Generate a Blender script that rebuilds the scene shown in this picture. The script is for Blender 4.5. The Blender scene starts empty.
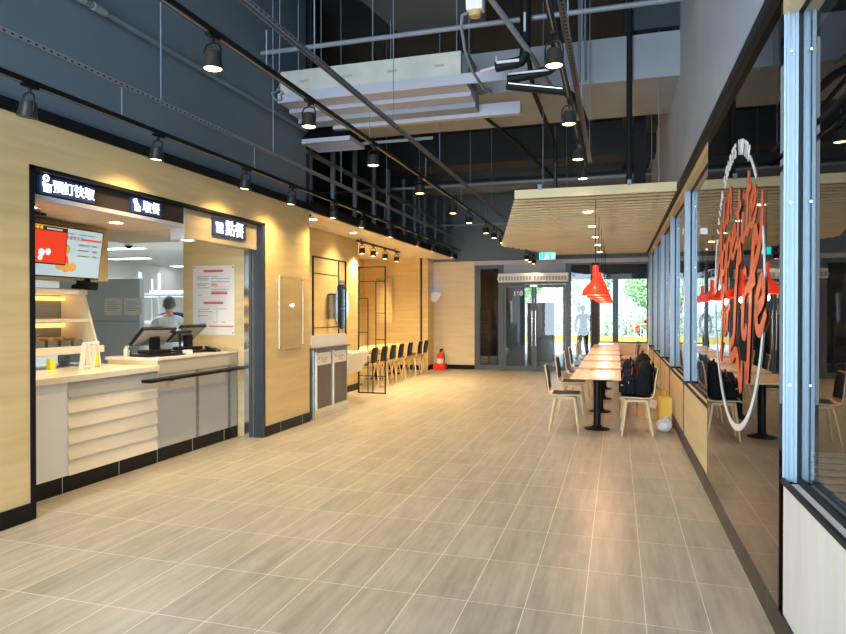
import bpy, bmesh, math, random
from mathutils import Vector, Matrix, Euler
random.seed(7)
C = bpy.context.scene.collection
S = bpy.context.scene
R = math.radians
PI = math.pi

# ------------------------------------------------------------ camera, world, daylight, exposure
cd = bpy.data.cameras.new('camera'); cam = bpy.data.objects.new('camera', cd); C.objects.link(cam)
cam.location = (0, 0, 1.54); cam.rotation_euler = (R(90-0.44), 0, R(16.75))
cd.sensor_width = 36; cd.lens = 645/846*36; cd.clip_end = 300
S.camera = cam
w = bpy.data.worlds.new('sky'); S.world = w; w.use_nodes = True
nt = w.node_tree; bg = nt.nodes['Background']
bg.inputs[0].default_value = (.80, .90, 1.0, 1); bg.inputs[1].default_value = 1.0   # bright overcast sky
sd = bpy.data.lights.new('sun', 'SUN'); sd.energy = 4.5; sd.angle = R(4); sd.color = (1, .96, .9)
so = bpy.data.objects.new('sun', sd); C.objects.link(so); so.rotation_euler = Euler((R(40), R(0), R(-20)))
def area(name, loc, rot, sx, sy, e, col):
    l = bpy.data.lights.new(name, 'AREA'); l.shape = 'RECTANGLE'; l.size = sx; l.size_y = sy; l.energy = e; l.color = col
    o = bpy.data.objects.new(name, l); C.objects.link(o); o.location = loc; o.rotation_euler = rot
    return o
area('entrance_daylight', (-2.3, -3.9, 2.9), (R(93), 0, 0), 3.4, 5.4, 330, (.66, .83, 1))     # tall glazed entrance behind the viewpoint
vs = S.view_settings; vs.view_transform = 'Standard'; vs.look = 'None'; vs.gamma = 1; vs.exposure = 1.45
try: vs.use_curve_mapping = False
except Exception: pass
S.cycles.max_bounces = 10; S.cycles.transparent_max_bounces = 24; S.cycles.sample_clamp_indirect = 6
S.cycles.use_denoising = True

# ------------------------------------------------------------ materials
def mat(name, col, rough=.5, metal=0, emit=None, es=1, spec=.5, alpha=None, coat=0):
    m = bpy.data.materials.new(name); m.use_nodes = True
    b = m.node_tree.nodes['Principled BSDF']
    b.inputs['Base Color'].default_value = (*col, 1); b.inputs['Roughness'].default_value = rough
    b.inputs['Metallic'].default_value = metal; b.inputs['Specular IOR Level'].default_value = spec
    b.inputs['Coat Weight'].default_value = coat
    if emit: b.inputs['Emission Color'].default_value = (*emit, 1); b.inputs['Emission Strength'].default_value = es
    return m
def noisy(name, c1, c2, scale, rough=.5, metal=0, detail=4, spec=.5, lo=.3, hi=.7, bump=0, coord='Object'):
    m = mat(name, c1, rough, metal, spec=spec); n = m.node_tree; b = n.nodes['Principled BSDF']
    tc = n.nodes.new('ShaderNodeTexCoord'); mp = n.nodes.new('ShaderNodeMapping'); mp.inputs['Scale'].default_value = scale
    nz = n.nodes.new('ShaderNodeTexNoise'); nz.inputs['Scale'].default_value = 1; nz.inputs['Detail'].default_value = detail
    cr = n.nodes.new('ShaderNodeValToRGB'); cr.color_ramp.elements[0].color = (*c1, 1); cr.color_ramp.elements[1].color = (*c2, 1)
    cr.color_ramp.elements[0].position = lo; cr.color_ramp.elements[1].position = hi
    n.links.new(tc.outputs[coord], mp.inputs[0]); n.links.new(mp.outputs[0], nz.inputs[0]); n.links.new(nz.outputs[0], cr.inputs[0])
    n.links.new(cr.outputs[0], b.inputs['Base Color'])
    if bump:
        bp = n.nodes.new('ShaderNodeBump'); bp.inputs['Strength'].default_value = bump; bp.inputs['Distance'].default_value = .01
        n.links.new(nz.outputs[0], bp.inputs['Height']); n.links.new(bp.outputs[0], b.inputs['Normal'])
    return m
def glass(name, tint=(1, 1, 1), ior=1.5, refl=1.0):
    m = bpy.data.materials.new(name); m.use_nodes = True; n = m.node_tree; n.nodes.clear()
    o = n.nodes.new('ShaderNodeOutputMaterial'); t = n.nodes.new('ShaderNodeBsdfTransparent'); t.inputs[0].default_value = (*tint, 1)
    g = n.nodes.new('ShaderNodeBsdfGlossy'); g.inputs['Roughness'].default_value = .0
    g.inputs[0].default_value = (refl, refl, refl, 1)
    f = n.nodes.new('ShaderNodeFresnel'); f.inputs[0].default_value = ior
    mx = n.nodes.new('ShaderNodeMixShader')
    ge = n.nodes.new('ShaderNodeNewGeometry'); k = n.nodes.new('ShaderNodeMath'); k.operation = 'SUBTRACT'; k.inputs[0].default_value = 1; k.use_clamp = True
    q = n.nodes.new('ShaderNodeMath'); q.operation = 'MULTIPLY'; n.links.new(ge.outputs['Backfacing'], k.inputs[1]); n.links.new(k.outputs[0], q.inputs[0]); n.links.new(f.outputs[0], q.inputs[1])
    n.links.new(q.outputs[0], mx.inputs[0]); n.links.new(t.outputs[0], mx.inputs[1]); n.links.new(g.outputs[0], mx.inputs[2]); n.links.new(mx.outputs[0], o.inputs[0])
    return m
def floor_mat():
    m = mat('floor_tile', (.4, .33, .25), .36, spec=.4); n = m.node_tree; b = n.nodes['Principled BSDF']; L = n.links.new
    tc = n.nodes.new('ShaderNodeTexCoord'); mp = n.nodes.new('ShaderNodeMapping')
    mp.inputs['Rotation'].default_value = (0, 0, R(90)); mp.inputs['Location'].default_value = (-3.35 + 6, .43+.0, 0)
    # brick u runs along world y
    sx = n.nodes.new('ShaderNodeSeparateXYZ'); cx = n.nodes.new('ShaderNodeCombineXYZ')
    ax = n.nodes.new('ShaderNodeMath'); ax.operation = 'ADD'; ax.inputs[1].default_value = 30 - 3.35
    ay = n.nodes.new('ShaderNodeMath'); ay.operation = 'ADD'; ay.inputs[1].default_value = 30 - .44
    L(tc.outputs['Object'], sx.inputs[0]); L(sx.outputs[1], ax.inputs[0]); L(sx.outputs[0], ay.inputs[0]); L(ax.outputs[0], cx.inputs[0]); L(ay.outputs[0], cx.inputs[1])
    br = n.nodes.new('ShaderNodeTexBrick'); br.offset = 0; br.inputs['Scale'].default_value = 1
    br.inputs['Brick Width'].default_value = .6; br.inputs['Row Height'].default_value = .3; br.inputs['Mortar Size'].default_value = .0022
    br.inputs['Mortar Smooth'].default_value = .0; br.inputs['Bias'].default_value = 0
    br.inputs['Color1'].default_value = (.92, .92, .92, 1); br.inputs['Color2'].default_value = (1.06, 1.06, 1.06, 1); br.inputs['Mortar'].default_value = (1, 1, 1, 1)
    L(cx.outputs[0], br.inputs[0])
    m2 = n.nodes.new('ShaderNodeMapping'); m2.inputs['Scale'].default_value = (16, 1.6, 1); L(tc.outputs['Object'], m2.inputs[0])
    nz = n.nodes.new('ShaderNodeTexNoise'); nz.inputs['Scale'].default_value = 1; nz.inputs['Detail'].default_value = 6; nz.inputs['Roughness'].default_value = .6; L(m2.outputs[0], nz.inputs[0])
    cr = n.nodes.new('ShaderNodeValToRGB'); cr.color_ramp.elements[0].position = .3; cr.color_ramp.elements[1].position = .7
    cr.color_ramp.elements[0].color = (.30, .268, .216, 1); cr.color_ramp.elements[1].color = (.46, .418, .345, 1); L(nz.outputs[0], cr.inputs[0])
    mm = n.nodes.new('ShaderNodeMix'); mm.data_type = 'RGBA'; mm.blend_type = 'MULTIPLY'; mm.inputs[0].default_value = 1
    L(cr.outputs[0], mm.inputs[6]); L(br.outputs[0], mm.inputs[7])
    # dusty footprints and smears
    n3 = n.nodes.new('ShaderNodeTexNoise'); n3.inputs['Scale'].default_value = 3.2; n3.inputs['Detail'].default_value = 8; n3.inputs['Roughness'].default_value = .75; L(tc.outputs['Object'], n3.inputs[0])
    c3 = n.nodes.new('ShaderNodeValToRGB'); c3.color_ramp.elements[0].position = .55; c3.color_ramp.elements[1].position = .78; c3.color_ramp.elements[1].color = (.35, .35, .35, 1); L(n3.outputs[0], c3.inputs[0])
    md = n.nodes.new('ShaderNodeMix'); md.data_type = 'RGBA'; L(c3.outputs[0], md.inputs[0]); L(mm.outputs[2], md.inputs[6]); md.inputs[7].default_value = (.62, .6, .56, 1)
    mg = n.nodes.new('ShaderNodeMix'); mg.data_type = 'RGBA'; L(br.outputs['Fac'], mg.inputs[0]); L(md.outputs[2], mg.inputs[6]); mg.inputs[7].default_value = (.74, .69, .60, 1)
    L(mg.outputs[2], b.inputs['Base Color'])
    rr = n.nodes.new('ShaderNodeMapRange'); rr.inputs[3].default_value = .26; rr.inputs[4].default_value = .46; L(nz.outputs[0], rr.inputs[0]); L(rr.outputs[0], b.inputs['Roughness'])
    return m
def base_mat():
    m = mat('base_tile', (.004, .0045, .006), .3, spec=.25)
    return m
M = {}
M['floor'] = floor_mat()
M['wood'] = noisy('maple_panel', (.60, .45, .215), (.72, .56, .30), (1.1, 1.1, 13), .5, detail=6, lo=.3, hi=.72)
M['woodpale'] = noisy('pale_ash_panel', (.62, .52, .32), (.72, .61, .40), (1.0, 1.0, 11), .5, detail=6)
M['woodgrey'] = noisy('weathered_ash_panel', (.66, .66, .66), (.76, .76, .75), (9, 9, 1.5), .5, detail=6)
M['woodchair'] = noisy('light_beech', (.66, .49, .28), (.76, .60, .38), (6, 6, 20), .4)
M['woodtop'] = noisy('table_wood', (.66, .48, .27), (.78, .60, .36), (14, 1.5, 14), .33)
M['woodwarm'] = noisy('serving_soffit_wood', (.56, .43, .28), (.66, .52, .36), (1.2, 12, 1.2), .5)
M['baffle'] = noisy('baffle_wood', (.66, .54, .29), (.78, .65, .38), (1.3, 8, 8), .5)
M['dark'] = noisy('charcoal_plaster', (.098, .145, .185), (.118, .17, .215), (.7, .7, .7), .8)
M['fascia'] = mat('black_fascia', (.005, .006, .009), .6, spec=.2)
M['deck'] = noisy('dark_ceiling_deck', (.024, .031, .041), (.042, .053, .067), (.5, .5, .5), .85)
M['beam'] = noisy('grey_concrete', (.26, .29, .33), (.32, .35, .39), (1, 1, 1), .85)
M['greywall'] = noisy('grey_painted_wall', (.34, .40, .50), (.41, .47, .58), (.8, .8, .8), .8)
M['soffit'] = mat('cream_plaster', (.78, .70, .58), .7)
M['base'] = base_mat()
M['black'] = mat('black_metal', (.004, .0045, .006), .45, spec=.25)
M['blackgloss'] = mat('black_plastic', (.008, .008, .009), .28, spec=.35)
M['steelframe'] = mat('blue_grey_frame', (.32, .425, .52), .38, .2)
M['doorframe'] = mat('grey_door_frame', (.065, .085, .10), .45, .1)
M['gasket'] = mat('dark_gasket', (.012, .016, .022), .6, spec=.3)
M['white'] = mat('white_laminate', (.80, .80, .78), .35)
M['rack'] = mat('rack_enamel', (.50, .53, .56), .5)
M['cream'] = mat('cream_board', (.78, .72, .60), .45)
M['counter'] = noisy('pale_stone', (.74, .68, .58), (.84, .79, .70), (8, 8, 8), .18)
M['greyfront'] = mat('grey_laminate', (.42, .43, .43), .3)
M['steel'] = noisy('brushed_steel', (.26, .29, .32), (.34, .37, .40), (1, 1, 20), .3, .7)
M['chrome'] = mat('chrome', (.8, .8, .8), .12, 1)
M['galv'] = mat('galvanised_steel', (.20, .23, .27), .5, .1)
M['duct'] = noisy('galvanised_duct', (.46, .46, .40), (.58, .57, .50), (3, 3, 3), .5, .1)
M['pale'] = mat('pale_sheet_metal', (.42, .43, .50), .5, .1)
M['insul'] = mat('black_insulation', (.005, .006, .008), .6, spec=.25)
M['tape'] = mat('silver_tape', (.75, .75, .75), .3, .4)
M['glass'] = glass('clear_glass', (.93, .96, .96))
M['winglass'] = glass('coated_glass', (.62, .70, .74), 2.0)
M['glassdim'] = glass('door_glass', (.80, .86, .88))
M['glasshaze'] = glass('bluish_glass', (.78, .86, .92))
M['acrylic'] = glass('acrylic', (.99, .99, .985), 1.15)
M['mirrorblack'] = mat('black_mirror_glass', (.001, .001, .0015), .012, spec=.5)
M['bronze'] = mat('dark_bronze', (.03, .026, .022), .35, .2)
M['red'] = mat('red_enamel', (.75, .03, .02), .25)
M['redglow'] = mat('red_shade_inside', (.9, .10, .04), .4)
M['redlamp'] = mat('red_lamp_shade', (.80, .04, .02), .3, emit=(1, .06, .02), es=.26)
M['lens'] = mat('warm_lens', (1, 1, 1), .4, emit=(1, .66, .28), es=6)
M['lensdim'] = mat('warm_bulb', (1, 1, 1), .4, emit=(1, .80, .55), es=14)
M['panelglow'] = mat('light_panel', (1, 1, 1), .4, emit=(.88, .95, 1), es=3.0)
M['signglow'] = mat('sign_glow', (1, 1, 1), .4, emit=(.72, .84, 1), es=.95)
M['signhalo'] = mat('blue_sign_back', (.015, .025, .07), .4, emit=(.01, .035, .15), es=.12)
M['smoke'] = mat('smoked_glass', (.035, .03, .03), .15)
M['paper'] = mat('paper', (.78, .76, .72), .6)
M['printgrey'] = mat('grey_print', (.35, .35, .36), .6)
M['printred'] = mat('red_print', (.72, .12, .09), .6)
M['printorange'] = mat('orange_print', (.85, .30, .12), .6)
M['vinylred'] = mat('coral_vinyl', (.62, .115, .045), .5)
M['vinylwhite'] = mat('white_vinyl', (.74, .76, .78), .5)
M['redscreen'] = mat('red_screen', (.2, .01, .01), .3, emit=(1, .045, .01), es=.27)
M['bluescreen'] = mat('pale_screen', (.2, .2, .2), .3, emit=(.50, .72, .82), es=.26)
M['scryellow'] = mat('yellow_screen_print', (.3, .2, 0), .3, emit=(1, .6, .03), es=.3)
M['scrgold'] = mat('golden_screen_print', (.3, .2, 0), .3, emit=(.75, .33, .10), es=.25)
M['scrwhite'] = mat('white_screen_print', (.3, .3, .3), .3, emit=(.8, .85, .9), es=.3)
M['scrred'] = mat('red_screen_print', (.3, .02, .02), .3, emit=(.8, .05, .06), es=.28)
M['scrgreen'] = mat('green_screen_print', (.02, .2, .02), .3, emit=(.05, .7, .12), es=.6)
M['scrdark'] = mat('dark_screen_print', (.02, .01, .03), .3)
M['teal'] = mat('exit_sign_face', (.02, .4, .4), .3, emit=(.02, .65, .60), es=1.0)
M['warmglow'] = mat('heat_lamp', (1, .8, .5), .3, emit=(1, .50, .12), es=.8)
M['fabric'] = noisy('black_nylon', (.004, .005, .007), (.010, .012, .017), (30, 30, 30), .8, bump=.4, spec=.15)
M['fabricblue'] = noisy('navy_nylon', (.006, .010, .020), (.014, .020, .034), (30, 30, 30), .8, bump=.4, spec=.15)
M['pad'] = mat('dark_seat_veneer', (.012, .009, .009), .4, spec=.3)
M['yellow'] = mat('yellow_card', (.72, .50, .08), .6)
M['yellowbright'] = mat('bright_yellow', (.85, .78, .03), .5)
M['kraft'] = noisy('kraft_paper', (.50, .34, .13), (.58, .41, .18), (8, 8, 8), .7)
M['plasticbag'] = noisy('white_plastic', (.55, .56, .58), (.85, .85, .86), (25, 25, 25), .35, bump=.6)
M['brownpanel'] = noisy('taupe_laminate', (.10, .088, .078), (.13, .112, .098), (6, 6, 1.5), .42)
M['skin'] = mat('skin', (.55, .33, .23), .55)
M['hair'] = mat('grey_black_hair', (.10, .10, .105), .6)
M['tee'] = mat('white_tee', (.74, .80, .84), .8)
M['trouser'] = mat('dark_cloth', (.04, .045, .055), .8)
M['outground'] = noisy('arcade_paving', (.20, .23, .26), (.27, .30, .33), (1.5, 1.5, 1.5), .45)
M['asphalt'] = noisy('asphalt', (.34, .36, .37), (.44, .45, .46), (3, 3, 3), .8)
M['leaf'] = noisy('leaves', (.14, .34, .08), (.40, .60, .24), (3, 3, 3), .6, bump=.5)
M['bark'] = noisy('bark', (.09, .07, .05), (.16, .12, .09), (5, 5, 2), .8)
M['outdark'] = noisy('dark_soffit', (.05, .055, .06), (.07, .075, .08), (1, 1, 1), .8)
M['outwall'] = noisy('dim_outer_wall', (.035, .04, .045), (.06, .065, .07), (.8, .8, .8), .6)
M['brownshelf'] = noisy('dark_red_wood', (.12, .045, .03), (.2, .075, .045), (3, 3, 10), .5)

# ------------------------------------------------------------ mesh helpers
def setp(o, label=None, cat=None, group=None, kind=None):
    if label: o['label'] = label
    if cat: o['category'] = cat
    if group: o['group'] = group
    if kind: o['kind'] = kind
    return o
class MB:
    def __init__(s): s.bm = bmesh.new()
    def box(s, x0, x1, y0, y1, z0, z1, mtx=None):
        vs_ = [Vector((x, y, z)) for x in (x0, x1) for y in (y0, y1) for z in (z0, z1)]
        if mtx: vs_ = [mtx @ v for v in vs_]
        v = [s.bm.verts.new(p) for p in vs_]
        for f in ((0, 1, 3, 2), (4, 6, 7, 5), (0, 4, 5, 1), (2, 3, 7, 6), (0, 2, 6, 4), (1, 5, 7, 3)):
            s.bm.faces.new([v[i] for i in f])
        return s
    def cyl(s, p0, p1, r0, r1=None, n=12):
        r1 = r0 if r1 is None else r1
        p0 = Vector(p0); p1 = Vector(p1); d = (p1-p0).normalized()
        a = d.orthogonal().normalized(); b = d.cross(a)
        A = [s.bm.verts.new(p0+(a*math.cos(2*PI*i/n)+b*math.sin(2*PI*i/n))*r0) for i in range(n)]
        B = [s.bm.verts.new(p1+(a*math.cos(2*PI*i/n)+b*math.sin(2*PI*i/n))*r1) for i in range(n)]
        for i in range(n): s.bm.faces.new((A[i], A[(i+1) % n], B[(i+1) % n], B[i]))
        s.bm.faces.new(A[::-1]); s.bm.faces.new(B)
        return s
    def tube(s, pts, r, n=8, closed=False):
        P = [Vector(p) for p in pts]; m = len(P); rings = []
        prev = None
        for i, p in enumerate(P):
            if closed: t = (P[(i+1) % m]-P[i-1]).normalized()
            else: t = (P[min(i+1, m-1)]-P[max(i-1, 0)]).normalized()
            if prev is None: a = t.orthogonal().normalized()
            else:
                a = (prev - t*prev.dot(t))
                a = a.normalized() if a.length > 1e-6 else t.orthogonal().normalized()
            prev = a; b = t.cross(a); rr = r[i] if isinstance(r, (list, tuple)) else r
            rings.append([s.bm.verts.new(p+(a*math.cos(2*PI*k/n)+b*math.sin(2*PI*k/n))*rr) for k in range(n)])
        for i in range(m if closed else m-1):
            A = rings[i]; B = rings[(i+1) % m]
            for k in range(n): s.bm.faces.new((A[k], A[(k+1) % n], B[(k+1) % n], B[k]))
        if not closed: s.bm.faces.new(rings[0][::-1]); s.bm.faces.new(rings[-1])
        return s
    def lathe(s, prof, c=(0, 0, 0), n=24, cap=True):
        c = Vector(c); rings = []
        for r, z in prof: rings.append([s.bm.verts.new(c+Vector((r*math.cos(2*PI*i/n), r*math.sin(2*PI*i/n), z))) for i in range(n)])
        for A, B in zip(rings, rings[1:]):
            for i in range(n): s.bm.faces.new((A[i], A[(i+1) % n], B[(i+1) % n], B[i]))
        if cap: s.bm.faces.new(rings[0][::-1]); s.bm.faces.new(rings[-1])
        return s
    def prism(s, poly, ax, a, b):
        def pt(u, v, w_): return Vector({'x': (w_, u, v), 'y': (u, w_, v), 'z': (u, v, w_)}[ax])
        A = [s.bm.verts.new(pt(u, v, a)) for u, v in poly]; B = [s.bm.verts.new(pt(u, v, b)) for u, v in poly]
        n = len(poly)
        for i in range(n): s.bm.faces.new((A[i], A[(i+1) % n], B[(i+1) % n], B[i]))
        s.bm.faces.new(A[::-1]); s.bm.faces.new(B)
        return s
    def ball(s, c, r, sc=(1, 1, 1), sub=2):
        g = bmesh.ops.create_icosphere(s.bm, subdivisions=sub, radius=r)
        for v in g['verts']: v.co = Vector((v.co.x*sc[0], v.co.y*sc[1], v.co.z*sc[2])) + Vector(c)
        return s
    def build(s, name, m, parent=None, smooth=False, bevel=0, loc=None):
        bmesh.ops.recalc_face_normals(s.bm, faces=s.bm.faces)
        me = bpy.data.meshes.new(name); s.bm.to_mesh(me); s.bm.free()
        for mm in (m if isinstance(m, list) else [m]): me.materials.append(mm)
        if smooth:
            for p in me.polygons: p.use_smooth = True
        o = bpy.data.objects.new(name, me); C.objects.link(o)
        if smooth:
            md = o.modifiers.new('e', 'EDGE_SPLIT'); md.split_angle = R(38)
        if bevel:
            md = o.modifiers.new('b', 'BEVEL'); md.width = bevel; md.segments = 2; md.limit_method = 'ANGLE'
        if parent: o.parent = parent
        if loc is not None: o.location = loc
        return o
def struct(name, mb, m, parent=None, bevel=0):
    o = mb.build(name, m, parent, bevel=bevel)
    if not parent: o['kind'] = 'structure'
    return o
def thing(name, label, cat, loc=(0, 0, 0), rz=0, group=None):
    o = bpy.data.objects.new(name, None); C.objects.link(o); o.location = loc; o.rotation_euler = (0, 0, rz); o.empty_display_size = .1
    return setp(o, label, cat, group)
def dup(root, loc=None, rz=None, label=None, group=None, rot=None):
    def rec(o, par):
        c = o.copy(); C.objects.link(c); c.parent = par
        for ch in o.children: rec(ch, c)
        return c
    kids = list(root.children)
    r = root.copy(); C.objects.link(r)
    for ch in kids: rec(ch, r)
    if loc is not None: r.location = loc
    if rz is not None: r.rotation_euler = (0, 0, rz)
    if rot is not None: r.rotation_euler = rot
    if label: r['label'] = label
    if group: r['group'] = group
    return r
def text(name, body, size, m, parent=None, mtx=None, ext=.003, off=0.0, align='CENTER', shear=0, font_space=1):
    cu = bpy.data.curves.new(name, 'FONT'); cu.body = body; cu.size = size; cu.extrude = ext; cu.offset = off; cu.shear = shear
    cu.align_x = align; cu.align_y = 'CENTER'; cu.space_character = font_space
    t = bpy.data.objects.new(name+'_tmp', cu); C.objects.link(t)
    bpy.context.view_layer.update()
    me = bpy.data.meshes.new_from_object(t.evaluated_get(bpy.context.evaluated_depsgraph_get()))
    bpy.data.objects.remove(t); me.name = name
    me.materials.clear(); me.materials.append(m)
    if mtx: me.transform(mtx)
    o = bpy.data.objects.new(name, me); C.objects.link(o)
    if parent: o.parent = parent
    return o
# matrix putting text on a wall facing +x (left wall), facing -x (right wall), facing -y (towards the camera)
def face_px(x, y, z): return Matrix(((0, 0, 1, x), (1, 0, 0, y), (0, 1, 0, z), (0, 0, 0, 1)))
def face_mx(x, y, z): return Matrix(((0, 0, -1, x), (-1, 0, 0, y), (0, 1, 0, z), (0, 0, 0, 1)))
def face_my(x, y, z): return Matrix(((1, 0, 0, x), (0, 0, -1, y), (0, 1, 0, z), (0, 0, 0, 1)))
B = lambda *a: MB().box(*a)

# ------------------------------------------------------------ the shell
LX, RX, EY, BY = -4.15, .74, 16.95, -4.0
struct('floor', B(-13, RX+.02, BY, EY+.05, -.12, 0), M['floor'])
struct('ceiling', B(-13, RX+.3, BY, EY+.4, 6.2, 6.4), M['deck'])
# left wall
struct('wall_left', MB().box(-4.35, LX, BY, 3.72, 0, 2.97).box(-4.35, LX, 3.72, 7.04, 2.63, 2.97).box(-4.35, LX, 7.04, 8.24, 0, 2.97).box(-5.05, -4.35, 8.12, 8.24, 0, 2.97), M['wood'])
struct('trim_1', MB().box(LX-.001, LX+.0015, .24, .246, .13, 2.97).box(LX-.001, LX+.0015, 3.44, 3.446, .13, 2.97), M['woodwarm'])
struct('wall_washroom', B(-5.1, -4.95, 8.24, 11.95, 0, 2.97), M['wood'])
struct('wall_niche', MB().box(-6.8, -5.1, 11.83, 11.95, 0, 2.97).box(-6.8, -6.6, 11.95, 16.5, 0, 2.97).box(-6.6, -4.97, 16.4, 16.5, 0, 2.97).box(-4.97, -4.80, 16.4, EY, 0, 2.97), M['wood'])
struct('trim_2', B(-5.0, -4.965, 16.37, 16.41, 0, 2.97), M['fascia'])
struct('baseboard_left', MB().box(LX-.001, LX+.012, BY, 3.72, 0, .13).box(LX-.001, LX+.012, 7.04, 8.24, 0, .13).box(-4.951, -4.937, 8.24, 11.95, 0, .13).box(-6.6, -4.97, 16.385, 16.401, 0, .13).box(-4.801, -4.787, 16.4, EY, 0, .13), M['base'])
g = MB()
for y in [3.70-.6*k for k in range(1, 12)]+[7.4, 8.0]: g.box(LX+.010, LX+.0135, y, y+.005, 0, .13)
struct('trim_3', g, M['greyfront'])
# soffit over wash area and niche, upper wall
struct('ceiling_low', B(-6.8, LX, 8.24, EY, 2.97, 3.09), M['soffit'])
struct('ceiling_room_back', B(-13, -4.35, 2.0, 8.24, 3.0, 3.1), M['soffit'])
struct('wall_upper_left', B(-4.3, -4.18, BY, 8.2, 2.97, 6.2), M['dark'])
struct('trim_4', MB().box(-4.2, LX+.02, BY, 8.24, 2.97, 3.06).box(-4.2, LX+.02, 8.24, EY, 2.97, 3.10), M['fascia'])
struct('wall_plenum', MB().box(-6.9, -6.8, 8.2, EY, 3.09, 6.2).box(-6.9, -4.3, 8.1, 8.2, 3.09, 6.2), M['deck'])
# end wall
struct('wall_end', B(-4.80, -3.66, EY, EY+.2, 0, 2.90), M['woodpale'])
struct('baseboard_end', B(-4.80, -3.66, EY-.013, EY+.001, 0, .12), M['base'])
struct('wall_end_upper', B(-7, RX+.2, EY, EY+.2, 2.90, 6.2), M['dark'])
struct('trim_5', B(-3.66, RX, EY-.03, EY+.12, 2.79, 2.90), M['pale'])
struct('wall_end_sill', B(-.10, RX, EY, EY+.15, 0, .76), M['woodpale'])
struct('trim_6', B(-.62, -.45, EY-.05, EY+.15, 0, 2.79), M['gasket'])
# right wall
struct('wall_right_upper', B(RX, RX+.25, BY, EY, 3.0, 6.2), M['greywall'])
struct('trim_7', B(RX-.05, RX, BY, EY, 3.0, 3.07), M['gasket'])
struct('trim_8', B(RX, RX+.15, BY, EY, 2.93, 3.0), M['woodpale'])
struct('wall_behind_panel', B(RX+.006, RX+.15, 3.49, 5.90, .14, 2.93), M['fascia'])
bays = [(5.86, 8.0), (8.0, 10.1), (10.1, 12.2), (12.2, 14.3), (14.3, 16.4), (16.4, EY-.1)]
for i, (a, b) in enumerate(bays):
    struct('wall_right' if i == 0 else 'wall_right.%03d' % i, MB().box(RX, RX+.16, a+.01, b-.01, .14, .72), M['woodpale'])
struct('trim_16', MB().box(RX-.006, RX+.16, 7.985, 8.015, .14, .745).box(RX-.006, RX+.16, 10.085, 10.115, .14, .745).box(RX-.006, RX+.16, 12.185, 12.215, .14, .745).box(RX-.006, RX+.16, 14.285, 14.315, .14, .745).box(RX-.006, RX+.16, 16.385, 16.415, .14, .745), M['gasket'])
struct('wall_right_near', B(RX, RX+.16, BY, 3.34, .14, .745), M['woodgrey'])
struct('baseboard_right', MB().box(RX-.012, RX+.14, BY, EY, 0, .14), M['base'])
struct('trim_9', B(RX-.004, RX+.16, 5.905, 5.955, .14, 2.93), M['gasket'])
g = MB()
for k in range(34): g.box(RX-.014, RX-.011, -3.6+.6*k, -3.595+.6*k, 0, .14)
struct('trim_10', g, M['brownpanel'])

# windows of the right wall: frame posts, sill, pane
def win(n, y0, y1, z0, z1, post=.10):
    # deep fin posts: the glass sits .12 behind the wall face; far post of the bay carries ribs on the side facing the room entrance
    e = thing('window_%d' % n, None, None); e['kind'] = 'structure'
    MB().box(RX+.004, RX+(.118 if n == 8 else .17), y1, y1+post, z0, z1).build('window_post', M['steelframe'], e, bevel=.004)
    for xx in (.014, .050, .092): MB().box(RX+xx, RX+xx+.012, y1-.014, y1, z0, z1).build('window_rib', M['steelframe'], e)
    B(RX+.066, RX+.086, y1-.012, y1, z0, z1).build('window_groove', M['gasket'], e)
    MB().box(RX-.004, RX+.014, y0+post, y1, z0-.005, z0+.018).box(RX+.062, RX+.09, y0+post, y1, z0, z0+.025).box(RX+.062, RX+.09, y0+post, y1, z1-.025, z1).build('window_sill', M['gasket'], e)
    B(RX+.072, RX+.078, y0+post, y1, z0+.02, z1-.02).build('pane', M['winglass'], e)
    for z in (1.2, 2.05, 2.75):
        for xx in (.030,): MB().cyl((RX+xx, y1-.018, z), (RX+xx, y1-.012, z), .006, n=8).build('screw', M['chrome'], e)
    return e
for i, (a, b) in enumerate(bays): win(i+1, a, b, .72, 2.93)
win(8, .0, 3.38, .745, 2.95); win(9, BY, 0, .745, 2.95)

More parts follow.
